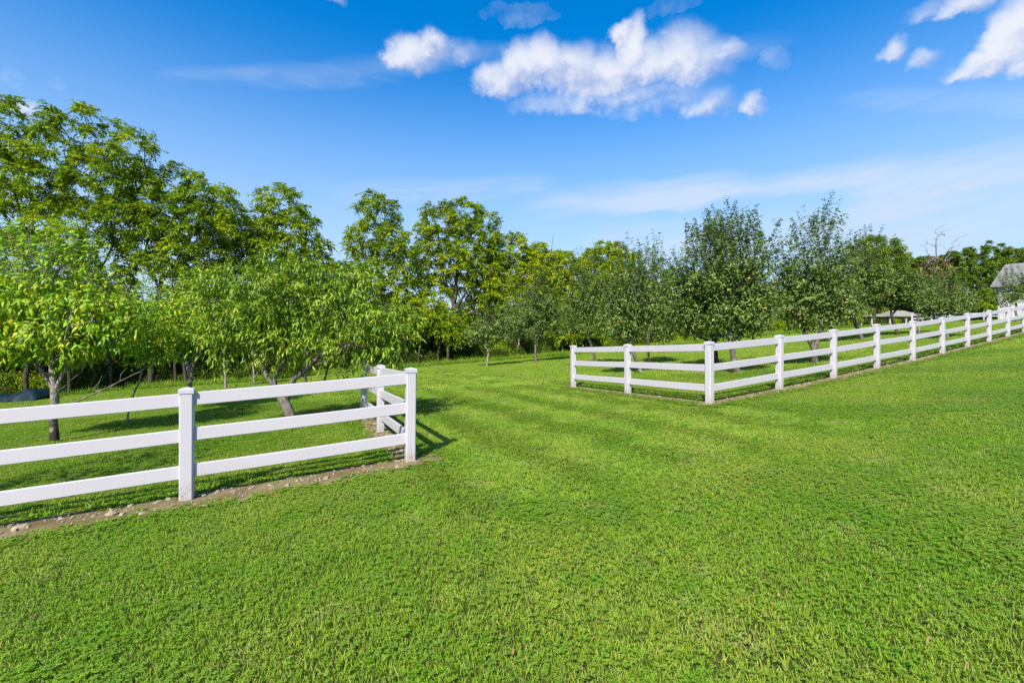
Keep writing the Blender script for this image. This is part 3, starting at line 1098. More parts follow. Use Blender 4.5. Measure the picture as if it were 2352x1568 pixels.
def fol_shoots(C, dirs, length, rng, gap=.05, L=.085, W=.05, tuft=1, spread=.1, droop=.15, whorl=.8):
    """Leaves set round straight shoots; C starts, dirs directions, length per shoot."""
    O, A, N_, R_ = [], [], [], []
    for c, d, ln, in zip(C, dirs, length):
        rb = rng.rand() * .4
        for _ in range(tuft):
            dd = nrm(d + rng.normal(0, .12, 3)); cc = c + rng.normal(0, spread, 3)
            n = max(4, int(ln / gap))
            s = np.sort(rng.uniform(0.0, 1, n))
            a_ = np.cross(dd, (0.3, .9, .2)); a_ /= np.linalg.norm(a_); b_ = np.cross(dd, a_)
            ph = np.arange(n) * 2.4 + rng.uniform(0, 6.28)
            rad = np.outer(np.cos(ph), a_) + np.outer(np.sin(ph), b_)
            O.append(cc + np.outer(s * ln, dd)); A.append(rad * whorl + dd * .5 + np.array([0, 0, -droop]) + rng.normal(0, .2, (n, 3)))
            N_.append(dd * .9 + np.array([0, 0, .35]) + rng.normal(0, .35, (n, 3))); R_.append(np.clip(rb + rng.uniform(0, .6, n), 0, 1))
    O, A, N_, R_ = map(np.concatenate, (O, A, N_, R_))
    n = len(O)
    return O, A, N_, L * rng.uniform(.65, 1.25, n), W * rng.uniform(.7, 1.2, n), R_


def fol_ball(C, rad, rng, k=60, L=.09, W=.055, down=.1):
    n = len(C) * k
    c = np.repeat(C, k, 0)
    s = sphere(rng, n) * rng.uniform(.15, 1, (n, 1)) ** .6 * rad
    ax = nrm(s) * .6 + sphere(rng, n) * .7 + np.array([0, 0, -down])
    up = np.array([0, 0, .8]) + nrm(s) * .5 + rng.normal(0, .45, (n, 3))
    r = np.repeat(rng.uniform(0, .45, len(C)), k) + rng.uniform(0, .55, n)
    return c + s, ax, up, L * rng.uniform(.65, 1.25, n), W * rng.uniform(.7, 1.2, n), np.clip(r, 0, 1)


def fol_peach(C, out, rng, tw=3, ln=.55, gap=.042, L=.155, W=.036):
    O, A, N_, R_ = [], [], [], []
    for c, o in zip(C, out):
        rb = rng.rand() * .4
        for _ in range(tw):
            d = nrm(o * .8 + sphere(rng, 1)[0] * .6 + np.array([0, 0, .25]))
            l_ = ln * rng.uniform(.6, 1.3)
            n = int(l_ / gap)
            s = np.sort(rng.uniform(.0, 1, n))
            pos = c + rng.normal(0, .09, 3) + np.outer(s * l_, d) + np.outer(-.45 * l_ * s * s, (0, 0, 1))
            a_ = nrm(np.cross(d, (0, 0, 1.0)))
            ph = np.arange(n) * 2.4 + rng.uniform(0, 6)
            rad = np.outer(np.cos(ph), a_) + np.outer(np.sin(ph) * .6, (0, 0, 1.0))
            O.append(pos); A.append(rad * .65 + d * .45 + np.array([0, 0, -.35]) + rng.normal(0, .18, (n, 3)))
            N_.append(np.array([0, 0, 1.0]) + rng.normal(0, .4, (n, 3))); R_.append(np.clip(rb + rng.uniform(0, .6, n), 0, 1))
    O, A, N_, R_ = map(np.concatenate, (O, A, N_, R_))
    n = len(O)
    return O, A, N_, L * rng.uniform(.65, 1.2, n), W * rng.uniform(.75, 1.2, n), R_


def cat(*fs):
    return [np.concatenate(x) for x in zip(*fs)]


def lobes_px(spec, y, thick=.9, origin=None):
    """Ellipsoids from photo ellipses (u, v, ru, rv[, dy]) at depth y."""
    out = []
    for s in spec:
        yy = y + (s[4] if len(s) > 4 else 0)
        c = px(s[0], s[1], yy)
        ru, rv = s[2] / F * yy, s[3] / F * yy
        out.append((c, np.array([ru, thick * (ru + rv) / 2, rv])))
    return out


TREE_N = [0]


def plant(name, label, base, trunk_v, trunk_f, bark, fol, leafm, kind='kite', bend=.2, down=0., group=None, category='tree', extra=None):
    o = np.array(base, float)
    root = add(name, None, loc=tuple(o), label=label, category=category, group=group)
    if trunk_v is not None:
        add('trunk', mesh_from('trunk', trunk_v - o, trunk_f, bark, True), root)
    if fol is not None:
        O, A, N_, L, W, R_ = fol
        add('crown', leaf_mesh('crown', O - o, A, N_, L, W, leafm, R_, kind, bend, down), root)
    return root


def walnut(label, base, trunk, spec, y, n, seed, rb=.15, k=18, leafm=None, mind=.55, L=.23, W=.092, rl=.55, name='walnut_tree', group=None, bark=None, lo=0.0, thick=.9, inner=.3):
    rng = np.random.RandomState(seed)
    lobes = lobes_px(spec, y, thick)
    C, own = in_lobes(lobes, n, rng, mind, inner)
    P, par, tips = skeleton(trunk, C, rng, .55, .3, .10)
    tv, tf = tubes(P, par, rb, .018, 7)
    out = lobe_out(C, own, lobes)
    fol = fol_compound(C, out, rng, k, .36, rl, 9, L, W, lo)
    return plant(name, label, base, tv, tf, bark or BARK_DARK, fol, leafm or LF_WALNUT, group=group)


def trunk_px(pts, y, base=None):
    """Trunk line from photo pixels (u, v[, dy]) at depth y; the first point is set on the ground."""
    out = [px(p[0], p[1], y + (p[2] if len(p) > 2 else 0)) for p in pts]
    out[0][2] = float(ground(out[0][0], out[0][1])) - .08
    return out


def bigtree(label, u0, y, limbs, spec, n, seed, **kw):
    x = (u0 - CU) / F * y
    b = np.array([x, y, float(ground(x, y))])
    polys = [[b - (0, 0, .1)] + [px(*p[:2], y + (p[2] if len(p) > 2 else 0)) for p in limbs[0]]]
    for l_ in limbs[1:]: polys.append([px(*p[:2], y + (p[2] if len(p) > 2 else 0)) for p in l_])
    return walnut(label, b, polys, spec, y, n, seed, **kw)


# tall hedgerow trees, left to right
HG = 'tall trees of the hedgerow'
bigtree('tallest airy tree of the hedgerow, with three high domes of feathery compound leaves', 95, 27.5,
        [[(98, 800), (105, 690), (110, 600), (130, 480)], [(110, 640), (60, 540), (30, 430)], [(108, 660), (180, 560), (230, 450)], [(105, 690), (215, 640), (265, 560)]],
        [(25, 290, 75, 62), (-40, 380, 110, 90), (190, 300, 85, 50), (300, 355, 68, 48), (110, 400, 105, 80), (240, 420, 95, 60), (40, 490, 100, 70),
         (190, 520, 100, 70), (290, 490, 70, 55), (90, 600, 110, 60, 1), (245, 600, 75, 55, 1), (-60, 560, 90, 100)], 330, 101, rb=.13, k=19, mind=.62, inner=.42)
bigtree('rounded feathery tree leaning right beside the tallest hedgerow tree', 345, 28.5,
        [[(352, 780), (365, 690), (378, 600), (395, 500)], [(370, 650), (430, 560), (470, 480)], [(368, 670), (335, 590), (345, 520)]],
        [(405, 425, 55, 48), (470, 450, 60, 45), (380, 500, 75, 55), (465, 520, 78, 50), (345, 560, 45, 60), (430, 590, 85, 50), (500, 470, 38, 40), (340, 460, 35, 50)],
        130, 102, rb=.15, k=20, mind=.72, inner=.4)
bigtree('dome-shaped leafy tree standing just left of the clear gap in the hedgerow', 625, 31.0,
        [[(628, 780), (632, 680), (636, 600), (640, 500)], [(633, 660), (690, 590), (705, 540)], [(633, 650), (580, 590), (560, 530)]],
        [(640, 470, 48, 40), (590, 520, 62, 42), (672, 530, 62, 45), (560, 590, 48, 40), (640, 590, 85, 48), (715, 590, 42, 50), (535, 520, 34, 44)],
        135, 103, rb=.15, k=20, mind=.70, inner=.35)
bigtree('narrow upright tree standing just right of the clear gap in the hedgerow', 868, 35.0,
        [[(868, 800), (870, 700), (868, 600), (868, 520)], [(869, 680), (910, 600), (920, 560)]],
        [(868, 490, 48, 46), (850, 550, 52, 40), (900, 560, 48, 45), (925, 600, 34, 60), (860, 620, 60, 40), (905, 660, 45, 50)],
        115, 104, rb=.15, k=20, mind=.70, inner=.3)
bigtree('broad spreading hedgerow tree whose dark forked trunk shows below its crown', 1050, 40.0,
        [[(1048, 800), (1047, 750), (1045, 715), (1042, 690)], [(1042, 690), (1020, 640), (1010, 590), (1005, 530)], [(1044, 700), (1050, 620), (1055, 540), (1060, 500)],
         [(1046, 710), (1078, 660), (1105, 600)], [(1045, 722), (1010, 690), (975, 655)], [(1048, 735), (1090, 715), (1130, 690)], [(1047, 750), (1015, 715), (985, 700)]],
        [(1010, 510, 52, 42), (1065, 495, 58, 36), (1115, 530, 32, 52), (1000, 570, 55, 40), (1075, 575, 70, 42), (1030, 600, 55, 35), (1110, 630, 50, 40),
         (985, 620, 40, 35), (1060, 650, 45, 30, 2), (1130, 680, 35, 30)], 190, 105, rb=.27, k=19, mind=.72, L=.24, W=.10, inner=.45, leafm=LF_LIME, lo=-.1)
bigtree('yellow-green tree with a low rounded top between broad tree and bare twigs', 1165, 41.0,
        [[(1165, 800), (1166, 700), (1168, 600)]],
        [(1170, 575, 48, 38), (1145, 630, 50, 45), (1200, 630, 45, 40), (1170, 690, 60, 45)], 140, 106, rb=.13, k=19, mind=.6, leafm=LF_LIME, L=.24, W=.10)
bigtree('lime-green tree with a few bare twigs sticking out of its top', 1255, 42.0,
        [[(1256, 800), (1258, 700), (1262, 600)], [(1262, 600), (1268, 565), (1272, 536)], [(1280, 620), (1292, 590), (1298, 572)]],
        [(1240, 595, 32, 36), (1275, 610, 38, 34), (1305, 610, 22, 28), (1265, 660, 55, 45)], 130, 107, rb=.16, k=19, mind=.6, leafm=LF_LIME, L=.24, W=.10)
bigtree('round-topped lime-green tree rising behind the apple trees', 1390, 43.0,
        [[(1390, 800), (1390, 700), (1390, 620)]],
        [(1390, 595, 52, 38), (1350, 620, 34, 36), (1430, 610, 36, 34), (1390, 660, 65, 45)], 150, 108, rb=.13, k=19, mind=.6, leafm=LF_LIME, L=.24, W=.10)
# lower trees filling the hedgerow
LOW = [(985, 36.0, [(985, 690, 50, 50), (960, 740, 45, 40), (1010, 745, 40, 35)], 70, LF_LIME, 'small yellow-green tree tucked beneath the broad spreading hedgerow tree'),
       (775, 33.0, [(770, 660, 50, 60), (800, 730, 60, 50), (740, 720, 50, 50)], 85, LF_WALNUT, 'low dark green tree filling the gap in the hedgerow'),
       (480, 30.0, [(480, 660, 80, 45), (530, 700, 70, 50), (430, 700, 70, 50)], 95, LF_WALNUT, 'low bushy tree in the hedgerow behind the grey staked trunks'),
       (200, 29.0, [(190, 690, 90, 50), (120, 720, 80, 60), (270, 720, 70, 60)], 110, LF_WALNUT, 'low bushy tree at the foot of the tallest hedgerow tree'),
       (-20, 27.0, [(-30, 690, 90, 80), (30, 760, 70, 60), (-90, 720, 60, 90)], 100, LF_WALNUT, 'low bushy tree beside the tarpaulin at the hedgerow foot'),
       (650, 33.0, [(650, 690, 70, 45), (600, 730, 60, 50), (690, 740, 60, 45)], 90, LF_WALNUT, 'low bushy tree under the dome-shaped hedgerow tree'),
       (1100, 42.0, [(1095, 720, 50, 40), (1140, 745, 45, 40)], 60, LF_WALNUT, 'low dark tree behind the smallest apple tree'),
       (880, 36.5, [(880, 720, 60, 50), (920, 760, 50, 40), (845, 750, 40, 45)], 75, LF_WALNUT, 'low dark tree behind the open end of the left fence'),
       (1320, 44.0, [(1320, 680, 60, 50), (1280, 720, 50, 40), (1370, 720, 60, 45)], 120, LF_LIME, 'low lime-green tree behind the middle apple trees'),
       (1500, 47.0, [(1500, 690, 60, 55), (1460, 730, 50, 40), (1545, 720, 55, 50), (1520, 640, 40, 40)], 140, LF_OLIVE, 'low olive-green tree behind the twin apple trunks')]
for k, (u0, y, spec, n, lm, lab) in enumerate(LOW):
    bigtree(lab, u0, y, [[(u0, 800), (u0 + 4, 730)]], spec, n, 130 + k, rb=.09, k=17, mind=.55, leafm=lm, L=.23, W=.10, name='hedgerow_tree')

# thin trees along the very edge of the hedgerow: bare dark trunks, small high crowns
for k, (u, hv) in enumerate(((353, 735), (403, 725), (427, 740), (160, 730), (60, 735), (790, 740), (835, 735), (930, 730), (962, 720), (1008, 735), (1026, 740), (1290, 735), (1312, 740), (1345, 735), (255, 735))):
    rr_ = np.random.RandomState(400 + k)
    x = None
    ys = np.arange(15.0, 60.0, .1)
    xs_ = (u - CU) / F * ys
    y = float(ys[np.argmin(np.abs(ys - (edge_y(xs_) + .9)))])
    bigtree('thin hedgerow tree with a bare dark trunk and small high crown', u, y, [[(u + rr_.uniform(-4, 4), 815), (u + rr_.uniform(-8, 8), 770), (u + rr_.uniform(-10, 10), hv + 10)]],
            [(u + rr_.uniform(-8, 8), hv, 34, 28), (u + rr_.uniform(-20, 20), hv + 22, 32, 22)], 20, 420 + k, rb=rr_.uniform(.07, .12), k=17, mind=.4,
            leafm=LF_WALNUT, L=.2, W=.085, name='hedgerow_tree', group='thin bare-trunked trees along the hedgerow edge')

# ------------------------------------------------------------------ orchard trees
def stems(C, D, L_, r=.006):
    """Thin bare shoot stems as three-sided needles."""
    V, Fc = [], []
    for c, d, l_ in zip(C, D, L_):
        a_ = nrm(np.cross(d, (.3, .9, .1))); b_ = np.cross(d, a_)
        k = len(V)
        V += [c + a_ * r, c - a_ * r * .5 + b_ * r * .87, c - a_ * r * .5 - b_ * r * .87, c + d * l_]
        Fc += [(k, k + 1, k + 3), (k + 1, k + 2, k + 3), (k + 2, k, k + 3)]
    return np.array(V), np.array(Fc, np.int32)


def tree_from_px(base_uv, limbs, spec, dy=0.0):
    b = on_ground(*base_uv)
    y = b[1]
    polys = [[b - np.array([0, 0, .08])] + [px(p[0], p[1], y + (p[2] if len(p) > 2 else 0)) for p in limbs[0]]]
    for l_ in limbs[1:]: polys.append([px(p[0], p[1], y + (p[2] if len(p) > 2 else 0)) for p in l_])
    return b, y, polys


FRUIT = material('apple_skin', lambda nt: principled(nt, mixc(noise(position(nt), 6.0, 2).step(.35, .6), (0.55, 0.40, 0.05), (0.50, 0.12, 0.03)), .3, .5))


def fruit_mesh():
    V, fc = [], []
    for i in range(7):
        th = math.pi * i / 6
        r = .036 * math.sin(th) * (1 + .08 * math.cos(th)); z = .034 * math.cos(th) * (1 - .25 * math.exp(-(th * 2.2) ** 2))
        V += [(r * math.cos(a_), r * math.sin(a_), z) for a_ in np.arange(8) * math.pi / 4]
    for i in range(6):
        fc += [(i * 8 + j, (i + 1) * 8 + j, (i + 1) * 8 + (j + 1) % 8, i * 8 + (j + 1) % 8) for j in range(8)]
    return mesh_from('apple', V, fc, FRUIT, True)


FRUIT_ME = fruit_mesh()


def apple(label, base_uv, limbs, spec, n, seed, rb=.07, top=.45, fruit=0, leafm=None, L=.088, W=.052, name='apple_tree', bark=None, thick=.9, tuft=2, gap=.034, up_len=1.0, mind=None, group=None, bush=.34):
    rng = np.random.RandomState(seed)
    b, y, polys = tree_from_px(base_uv, limbs, spec)
    lobes = lobes_px(spec, y, thick)
    C, own = in_lobes(lobes, n, rng, mind or .24, .25)
    P, par, tips = skeleton(polys, C, rng, .28, .25, .10)
    tv, tf = tubes(P, par, rb, .008, 7)
    out = lobe_out(C, own, lobes)
    zt = np.array([lobes[k][0][2] for k in own])
    zmax, zmin = max(c[2] + r[2] for c, r in lobes), min(c[2] - r[2] for c, r in lobes)
    hi = (C[:, 2] - zmin) / (zmax - zmin)
    D = nrm(out * (1.1 - .8 * hi[:, None]) + np.array([0, 0, 1.0]) * (.25 + 1.6 * hi[:, None]) + rng.normal(0, .22, (len(C), 3)))
    Ls = np.where((hi > top) & (out[:, 2] > -.2), (.35 + rng.uniform(0, 1, len(C)) ** 2) * up_len, rng.uniform(.22, .42, len(C)))
    f1 = fol_shoots(C, D, Ls, rng, gap, L, W, tuft, .09, .15)
    low = C[(hi < .62) & (rng.rand(len(C)) < .8)]
    f2 = fol_ball(low, bush, rng, 52, L, W, .15) if len(low) else None
    fol = cat(f1, f2) if f2 else f1
    sv, sf = stems(C, D, Ls)
    tv, tf = np.concatenate([tv, sv]), [tf, sf + len(tv)]
    root = plant(name, label, b, tv, tf, bark or BARK_GREY, fol, leafm or LF_APPLE, 'kite', .18, group=group)
    for k in range(fruit):
        j = rng.choice(np.where(hi < .75)[0])
        p = C[j] + np.array([0, -bush * .9, -.05]) + rng.normal(0, .1, 3)
        o = add('apple', FRUIT_ME, root, tuple(p - b)); o.scale = (1.0,) * 3
    return root


AP = [
    ('smallest apple tree, with a pale forked trunk, standing out on the open lawn', (1118, 841), [[(1121, 818), (1122, 808)], [(1122, 808), (1108, 785), (1100, 765)], [(1122, 808), (1135, 785), (1150, 760)]],
     [(1105, 762, 36, 30), (1150, 752, 36, 36), (1128, 735, 32, 24), (1120, 775, 40, 18)], 90, .05, 0, BARK_PALE),
    ('stunted apple tree with a crooked pale double stem at the lawn edge', (1086, 829), [[(1090, 812), (1092, 800)], [(1088, 820), (1105, 806), (1125, 798)], [(1092, 800), (1090, 780)]],
     [(1088, 768, 24, 22), (1110, 755, 20, 20)], 40, .05, 0, BARK_PALE),
    ('slim grey-green apple tree with a curved pale trunk behind the smallest one', (1185, 823), [[(1187, 806), (1192, 790), (1192, 760)], [(1190, 796), (1180, 775)]],
     [(1190, 700, 38, 55), (1205, 745, 40, 34), (1172, 740, 30, 32)], 130, .07, 0, BARK_PALE),
    ('rounded grey-green apple tree whose straight trunk casts shade on the lawn', (1231, 831), [[(1230, 800), (1232, 760)], [(1231, 785), (1255, 750)]],
     [(1236, 685, 44, 55), (1215, 740, 45, 38), (1265, 725, 40, 45), (1240, 655, 30, 30)], 190, .075, 0, BARK_GREY),
    ('dark apple tree with its thin trunk leaning left behind the short fence return', (1372, 840), [[(1362, 805), (1353, 775), (1350, 740)], [(1353, 775), (1380, 735)]],
     [(1340, 680, 48, 58), (1325, 735, 45, 38), (1385, 700, 45, 55), (1360, 640, 34, 34)], 210, .06, 3, BARK_GREY),
    ('apple tree on a strongly leaning trunk, with spiky upright top shoots', (1474, 856), [[(1465, 835), (1455, 812), (1448, 780), (1446, 740)], [(1452, 795), (1425, 770)], [(1448, 775), (1475, 740)]],
     [(1440, 685, 52, 55), (1420, 745, 50, 36), (1468, 635, 34, 44), (1475, 720, 40, 45)], 230, .065, 2, BARK_GREY),
    ('narrow apple tree with spiky top behind the leaning one', (1493, 836), [[(1490, 815), (1487, 780), (1490, 740)], [(1488, 775), (1515, 745)]],
     [(1502, 680, 38, 60), (1520, 740, 38, 42), (1495, 625, 30, 30)], 170, .06, 0, BARK_GREY),
    ('tall dark apple tree with many upright shoots standing behind the fence corner', (1648, 850), [[(1644, 825), (1640, 790), (1632, 750)], [(1640, 790), (1600, 765), (1575, 752)], [(1636, 770), (1650, 720), (1645, 650)]],
     [(1600, 645, 55, 60), (1585, 715, 58, 42), (1640, 580, 46, 50), (1640, 730, 50, 40), (1598, 575, 22, 40)], 340, .085, 5, BARK_DARK),
    ('tall apple tree with crooked twin limbs beside the one at the fence corner', (1697, 857), [[(1686, 832), (1680, 800), (1676, 770)], [(1682, 810), (1662, 780), (1660, 740)], [(1678, 785), (1715, 750), (1735, 740)], [(1676, 770), (1690, 700), (1690, 640)]],
     [(1690, 640, 60, 62), (1720, 710, 58, 46), (1680, 570, 48, 48), (1735, 590, 26, 48), (1690, 730, 60, 34)], 340, .085, 4, BARK_GREY),
    ('apple tree with a low V-shaped fork and swept upright crown behind long fence', (1873, 836), [[(1869, 815), (1866, 800)], [(1866, 800), (1850, 770), (1848, 720)], [(1866, 800), (1882, 770), (1900, 730)], [(1850, 770), (1840, 700), (1850, 620)], [(1882, 770), (1885, 680), (1885, 600)]],
     [(1850, 640, 60, 62), (1828, 708, 52, 40), (1880, 560, 46, 46), (1918, 690, 48, 48), (1812, 600, 30, 42), (1870, 720, 50, 36), (1915, 600, 30, 34)], 340, .09, 5, BARK_GREY),
    ('wide apple tree hiding the roof edge of the smaller pavilion', (1982, 780), [[(1972, 760), (1962, 730)], [(1966, 745), (1990, 715)], [(1964, 738), (1940, 712)]],
     [(1960, 625, 50, 52), (1945, 690, 48, 40), (2002, 645, 42, 44), (1998, 680, 40, 24), (1985, 580, 36, 34)], 250, .09, 4, BARK_GREY),
    ('apple tree whose dark trunk leans across the larger pavilion', (2063, 769), [[(2056, 748), (2046, 725), (2044, 700)], [(2046, 725), (2070, 700)]],
     [(2048, 660, 46, 32), (2020, 672, 36, 24), (2082, 664, 40, 28)], 160, .08, 1, BARK_DARK),
    ('low apple tree with a thin straight trunk right of the pavilions', (2111, 766), [[(2110, 745), (2108, 710)]],
     [(2112, 668, 46, 28), (2142, 684, 38, 24)], 120, .06, 0, BARK_GREY),
    ('low spreading apple tree with a short slanting trunk behind the fence', (2178, 776), [[(2165, 752), (2158, 725)], [(2160, 735), (2190, 712)]],
     [(2160, 690, 42, 32), (2200, 695, 40, 28), (2135, 700, 28, 24)], 130, .07, 0, BARK_GREY),
]
for k, (lab, b_, limbs, spec, n, rb, fr, bk) in enumerate(AP):
    far = on_ground(*b_)[1] > 24
    apple(lab, b_, limbs, spec, int(n * (.85 if not far else .8)), 200 + k, rb, fruit=fr, bark=bk, L=.10 if not far else .13, W=.06 if not far else .08,
          mind=.2 if not far else .26, up_len=1.0 if not far else .8, tuft=2)
apple('small dark apple tree growing in front of the white barn', (2336, 738), [[(2335, 715), (2334, 690)]],
      [(2342, 662, 40, 28), (2314, 684, 30, 18), (2378, 668, 40, 30)], 110, 240, .07, L=.13, W=.08, mind=.26)

# peach tree: short leaning trunk, spreading limbs, long drooping leaves
rng = np.random.RandomState(301)
b, y, polys = tree_from_px((683, 982), [[(668, 955), (649, 925), (641, 909)], [(641, 909), (617, 879), (611, 857), (587, 817), (560, 770, -.3), (535, 720, -.4)],
                                        [(611, 857), (603, 809), (600, 740), (610, 680)], [(636, 903), (627, 879), (640, 850), (653, 833), (665, 780, .3), (660, 700, .5)],
                                        [(648, 915), (675, 877), (703, 843), (751, 803), (820, 780), (880, 765)], [(703, 845), (765, 822), (800, 790, -.4), (840, 745, -.6)],
                                        [(690, 858), (720, 800, .6), (745, 720, .9)], [(751, 803), (790, 740, .2), (800, 680, .2)]], None)
spec = [(520, 690, 58, 66), (590, 680, 72, 70), (680, 680, 85, 72), (780, 700, 80, 70), (870, 735, 72, 55), (560, 765, 72, 40), (690, 765, 80, 36), (830, 775, 75, 34), (500, 770, 40, 44),
        (640, 630, 46, 34), (760, 625, 40, 44), (900, 775, 44, 32), (815, 650, 40, 40)]
lobes = lobes_px(spec, y, 1.25)
C, own = in_lobes(lobes, 300, rng, .17, .2)
P, par, tips = skeleton(polys, C, rng, .2, .25, .12)
tv, tf = tubes(P, par, .095, .006, 8)
fol = fol_peach(C, lobe_out(C, own, lobes), rng, 7, .40, .034, .118, .031)
plant('peach_tree', 'broad peach tree with long drooping leaves on a short crooked leaning trunk', b, tv, tf, BARK_GREY, fol, LF_PEACH, 'bent', .2, .15)

# broad-leaved young trees with upright shoots
def broad(label, base_uv, limbs, spec, n, seed, rb, ndense=40, top_len=.9, bark=BARK_PALE, L=.115, W=.055, name='fruit_tree', mind=.18, thick=1.0):
    rng = np.random.RandomState(seed)
    b, y, polys = tree_from_px(base_uv, limbs, spec)
    lobes = lobes_px(spec, y, thick)
    C, own = in_lobes(lobes, n, rng, mind, .2)
    P, par, tips = skeleton(polys, C, rng, .22, .3, .08)
    tv, tf = tubes(P, par, rb, .006, 8)
    out = lobe_out(C, own, lobes)
    zmax, zmin = max(c[2] + r[2] for c, r in lobes), min(c[2] - r[2] for c, r in lobes)
    hi = (C[:, 2] - zmin) / (zmax - zmin)
    D = nrm(out * .35 + np.array([0, 0, 1.3]) + rng.normal(0, .14, (len(C), 3)))
    D[hi < .5] = nrm(out[hi < .5] * 1.0 + np.array([0, 0, .35]) + rng.normal(0, .3, ((hi < .5).sum(), 3)))
    Ls = np.where(hi > .45, rng.uniform(.45, 1.0, len(C)) * top_len, rng.uniform(.3, .5, len(C)))
    f1 = fol_shoots(C, D, Ls, rng, .036, L, W, 1, .05, .3, .95)
    f2 = fol_ball(C[hi < .6], .30, rng, ndense, L, W, .35)
    # leaves low in the crown have started to yellow, the young shoots are still pure green
    f1[5][:] = np.clip(.28 + f1[5] * .42, 0, .8)
    f2[5][:] = np.clip(f2[5] + .03, 0, 1)
    sv, sf = stems(C, D, Ls, .005)
    return plant(name, label, b, np.concatenate([tv, sv]), [tf, sf + len(tv)], bark, cat(f1, f2), LF_BROAD, 'bent', .18, .3)


broad('young fruit tree with upright leafy shoots, yellowing lower leaves and black-based trunk', (125, 1016),
      [[(124, 960), (125, 925), (127, 897)], [(127, 897), (105, 865), (83, 835), (60, 800), (40, 760)], [(127, 897), (122, 847), (118, 780), (112, 700), (105, 620)],
       [(128, 895), (145, 860), (160, 830), (185, 790, .3), (215, 740, .4)], [(128, 905), (150, 890), (170, 872), (186, 851), (205, 820, -.3)], [(122, 850), (150, 780, -.5), (165, 690, -.6)]],
      [(60, 670, 90, 75), (150, 650, 70, 70), (225, 725, 75, 65), (50, 765, 95, 60), (170, 780, 85, 48), (110, 590, 70, 48), (175, 600, 50, 45), (40, 610, 50, 50), (285, 740, 50, 55), (-30, 740, 70, 80)], 300, 311, .075, 40, .85, bark=BARK_FOOT)
broad('bushy fruit tree with a pale bent trunk rising behind the speckled fence post', (431, 950),
      [[(433, 915), (436, 885), (448, 825), (450, 790)], [(440, 860), (415, 800), (395, 760)], [(449, 810), (480, 760)]],
      [(400, 720, 70, 62), (460, 730, 58, 60), (345, 745, 55, 52), (430, 665, 55, 40), (390, 790, 60, 34), (330, 690, 44, 44)], 190, 312, .055, 42, .55, L=.12)

broad('fruit tree whose crown throws dappled shade behind the lowest fence rails', (-408, 1232),
      [[(-400, 1100), (-405, 950)], [(-405, 980), (-540, 800), (-580, 700)], [(-405, 960), (-280, 800), (-250, 690)]],
      [(-480, 640, 170, 130), (-310, 620, 150, 130), (-400, 500, 150, 110), (-560, 760, 110, 90)], 62, 313, .06, 20, .6, mind=.36)

# thin young trees and stakes in the second row
def sapling(label, base_uv, limbs, spec, n, seed, rb, leafm=LF_PEACH, bark=BARK_PALE, name='sapling'):
    rng = np.random.RandomState(seed)
    b, y, polys = tree_from_px(base_uv, limbs, spec)
    lobes = lobes_px(spec, y)
    C, own = in_lobes(lobes, n, rng, .2, .2)
    P, par, tips = skeleton(polys, C, rng, .3, .2, .08)
    tv, tf = tubes(P, par, rb, .008, 6)
    fol = fol_ball(C, .3, rng, 34, .15, .06, .4)
    return plant(name, label, b, tv, tf, bark, fol, leafm, 'kite', .2)


sapling('thin leaning young tree with a weedy foot behind the fence', (292, 972), [[(294, 950), (310, 905), (331, 848)]], [(340, 800, 34, 34), (355, 760, 30, 30)], 26, 321, .022, LF_BROAD)
sapling('slender young tree with a straight buff trunk at the hedgerow edge', (519, 891), [[(516, 850), (513, 818), (510, 780)]], [(505, 745, 50, 45), (540, 770, 36, 30)], 60, 322, .06)
sapling('slender young tree with a thin grey-brown trunk in front of dark hedgerow', (584, 878), [[(582, 850), (580, 820), (580, 780)]], [(585, 740, 50, 45)], 50, 323, .05)
sapling('young tree with a dark red-brown trunk seen under the peach limbs', (703, 890), [[(702, 860), (700, 820), (700, 780)]], [(700, 740, 55, 45), (740, 770, 40, 30)], 60, 324, .055, LF_PEACH, BARK_DARK)
sapling('young tree with a crooked dark trunk right of the peach limb', (742, 880), [[(752, 850), (748, 830), (755, 790)]], [(770, 740, 50, 45), (800, 780, 40, 30)], 60, 325, .055, LF_PEACH, BARK_DARK)


def rod(name, label, cat_, uv0, uv1, y1, r, mat, extra=()):
    b = on_ground(*uv0)
    t = px(*uv1, y1 if y1 else b[1])
    pts = subdivide([b - np.array([0, 0, .05]), b + (t - b) * .5 + np.array([0, 0, -.06]), t], .2)
    P = np.array(pts); par = np.arange(len(P)) - 1
    polys = [list(P)] + [[px(*q_, y1 if y1 else b[1]) for q_ in e_] for e_ in extra]
    P, par, _ = skeleton(polys, [], np.random.RandomState(1), .25, 0, .03)
    tv, tf = tubes(P, par, r, r * .6, 6, 1.0)
    o = add(name, mesh_from(name, tv - b, tf, mat, True), loc=tuple(b), label=label, category=cat_)
    return o


rod('bare_branch', 'long bare grey branch propped low against the thin leaning young tree', 'branch', (163, 925), (328, 850), None, .035, BARK_GREY, [[(215, 893), (228, 878), (235, 862)], [(270, 872), (285, 850)]])
rod('prop_pole', 'grey wooden prop pole slanting up into the peach tree', 'pole', (567, 886), (612, 826), None, .035, BARK_PALE)

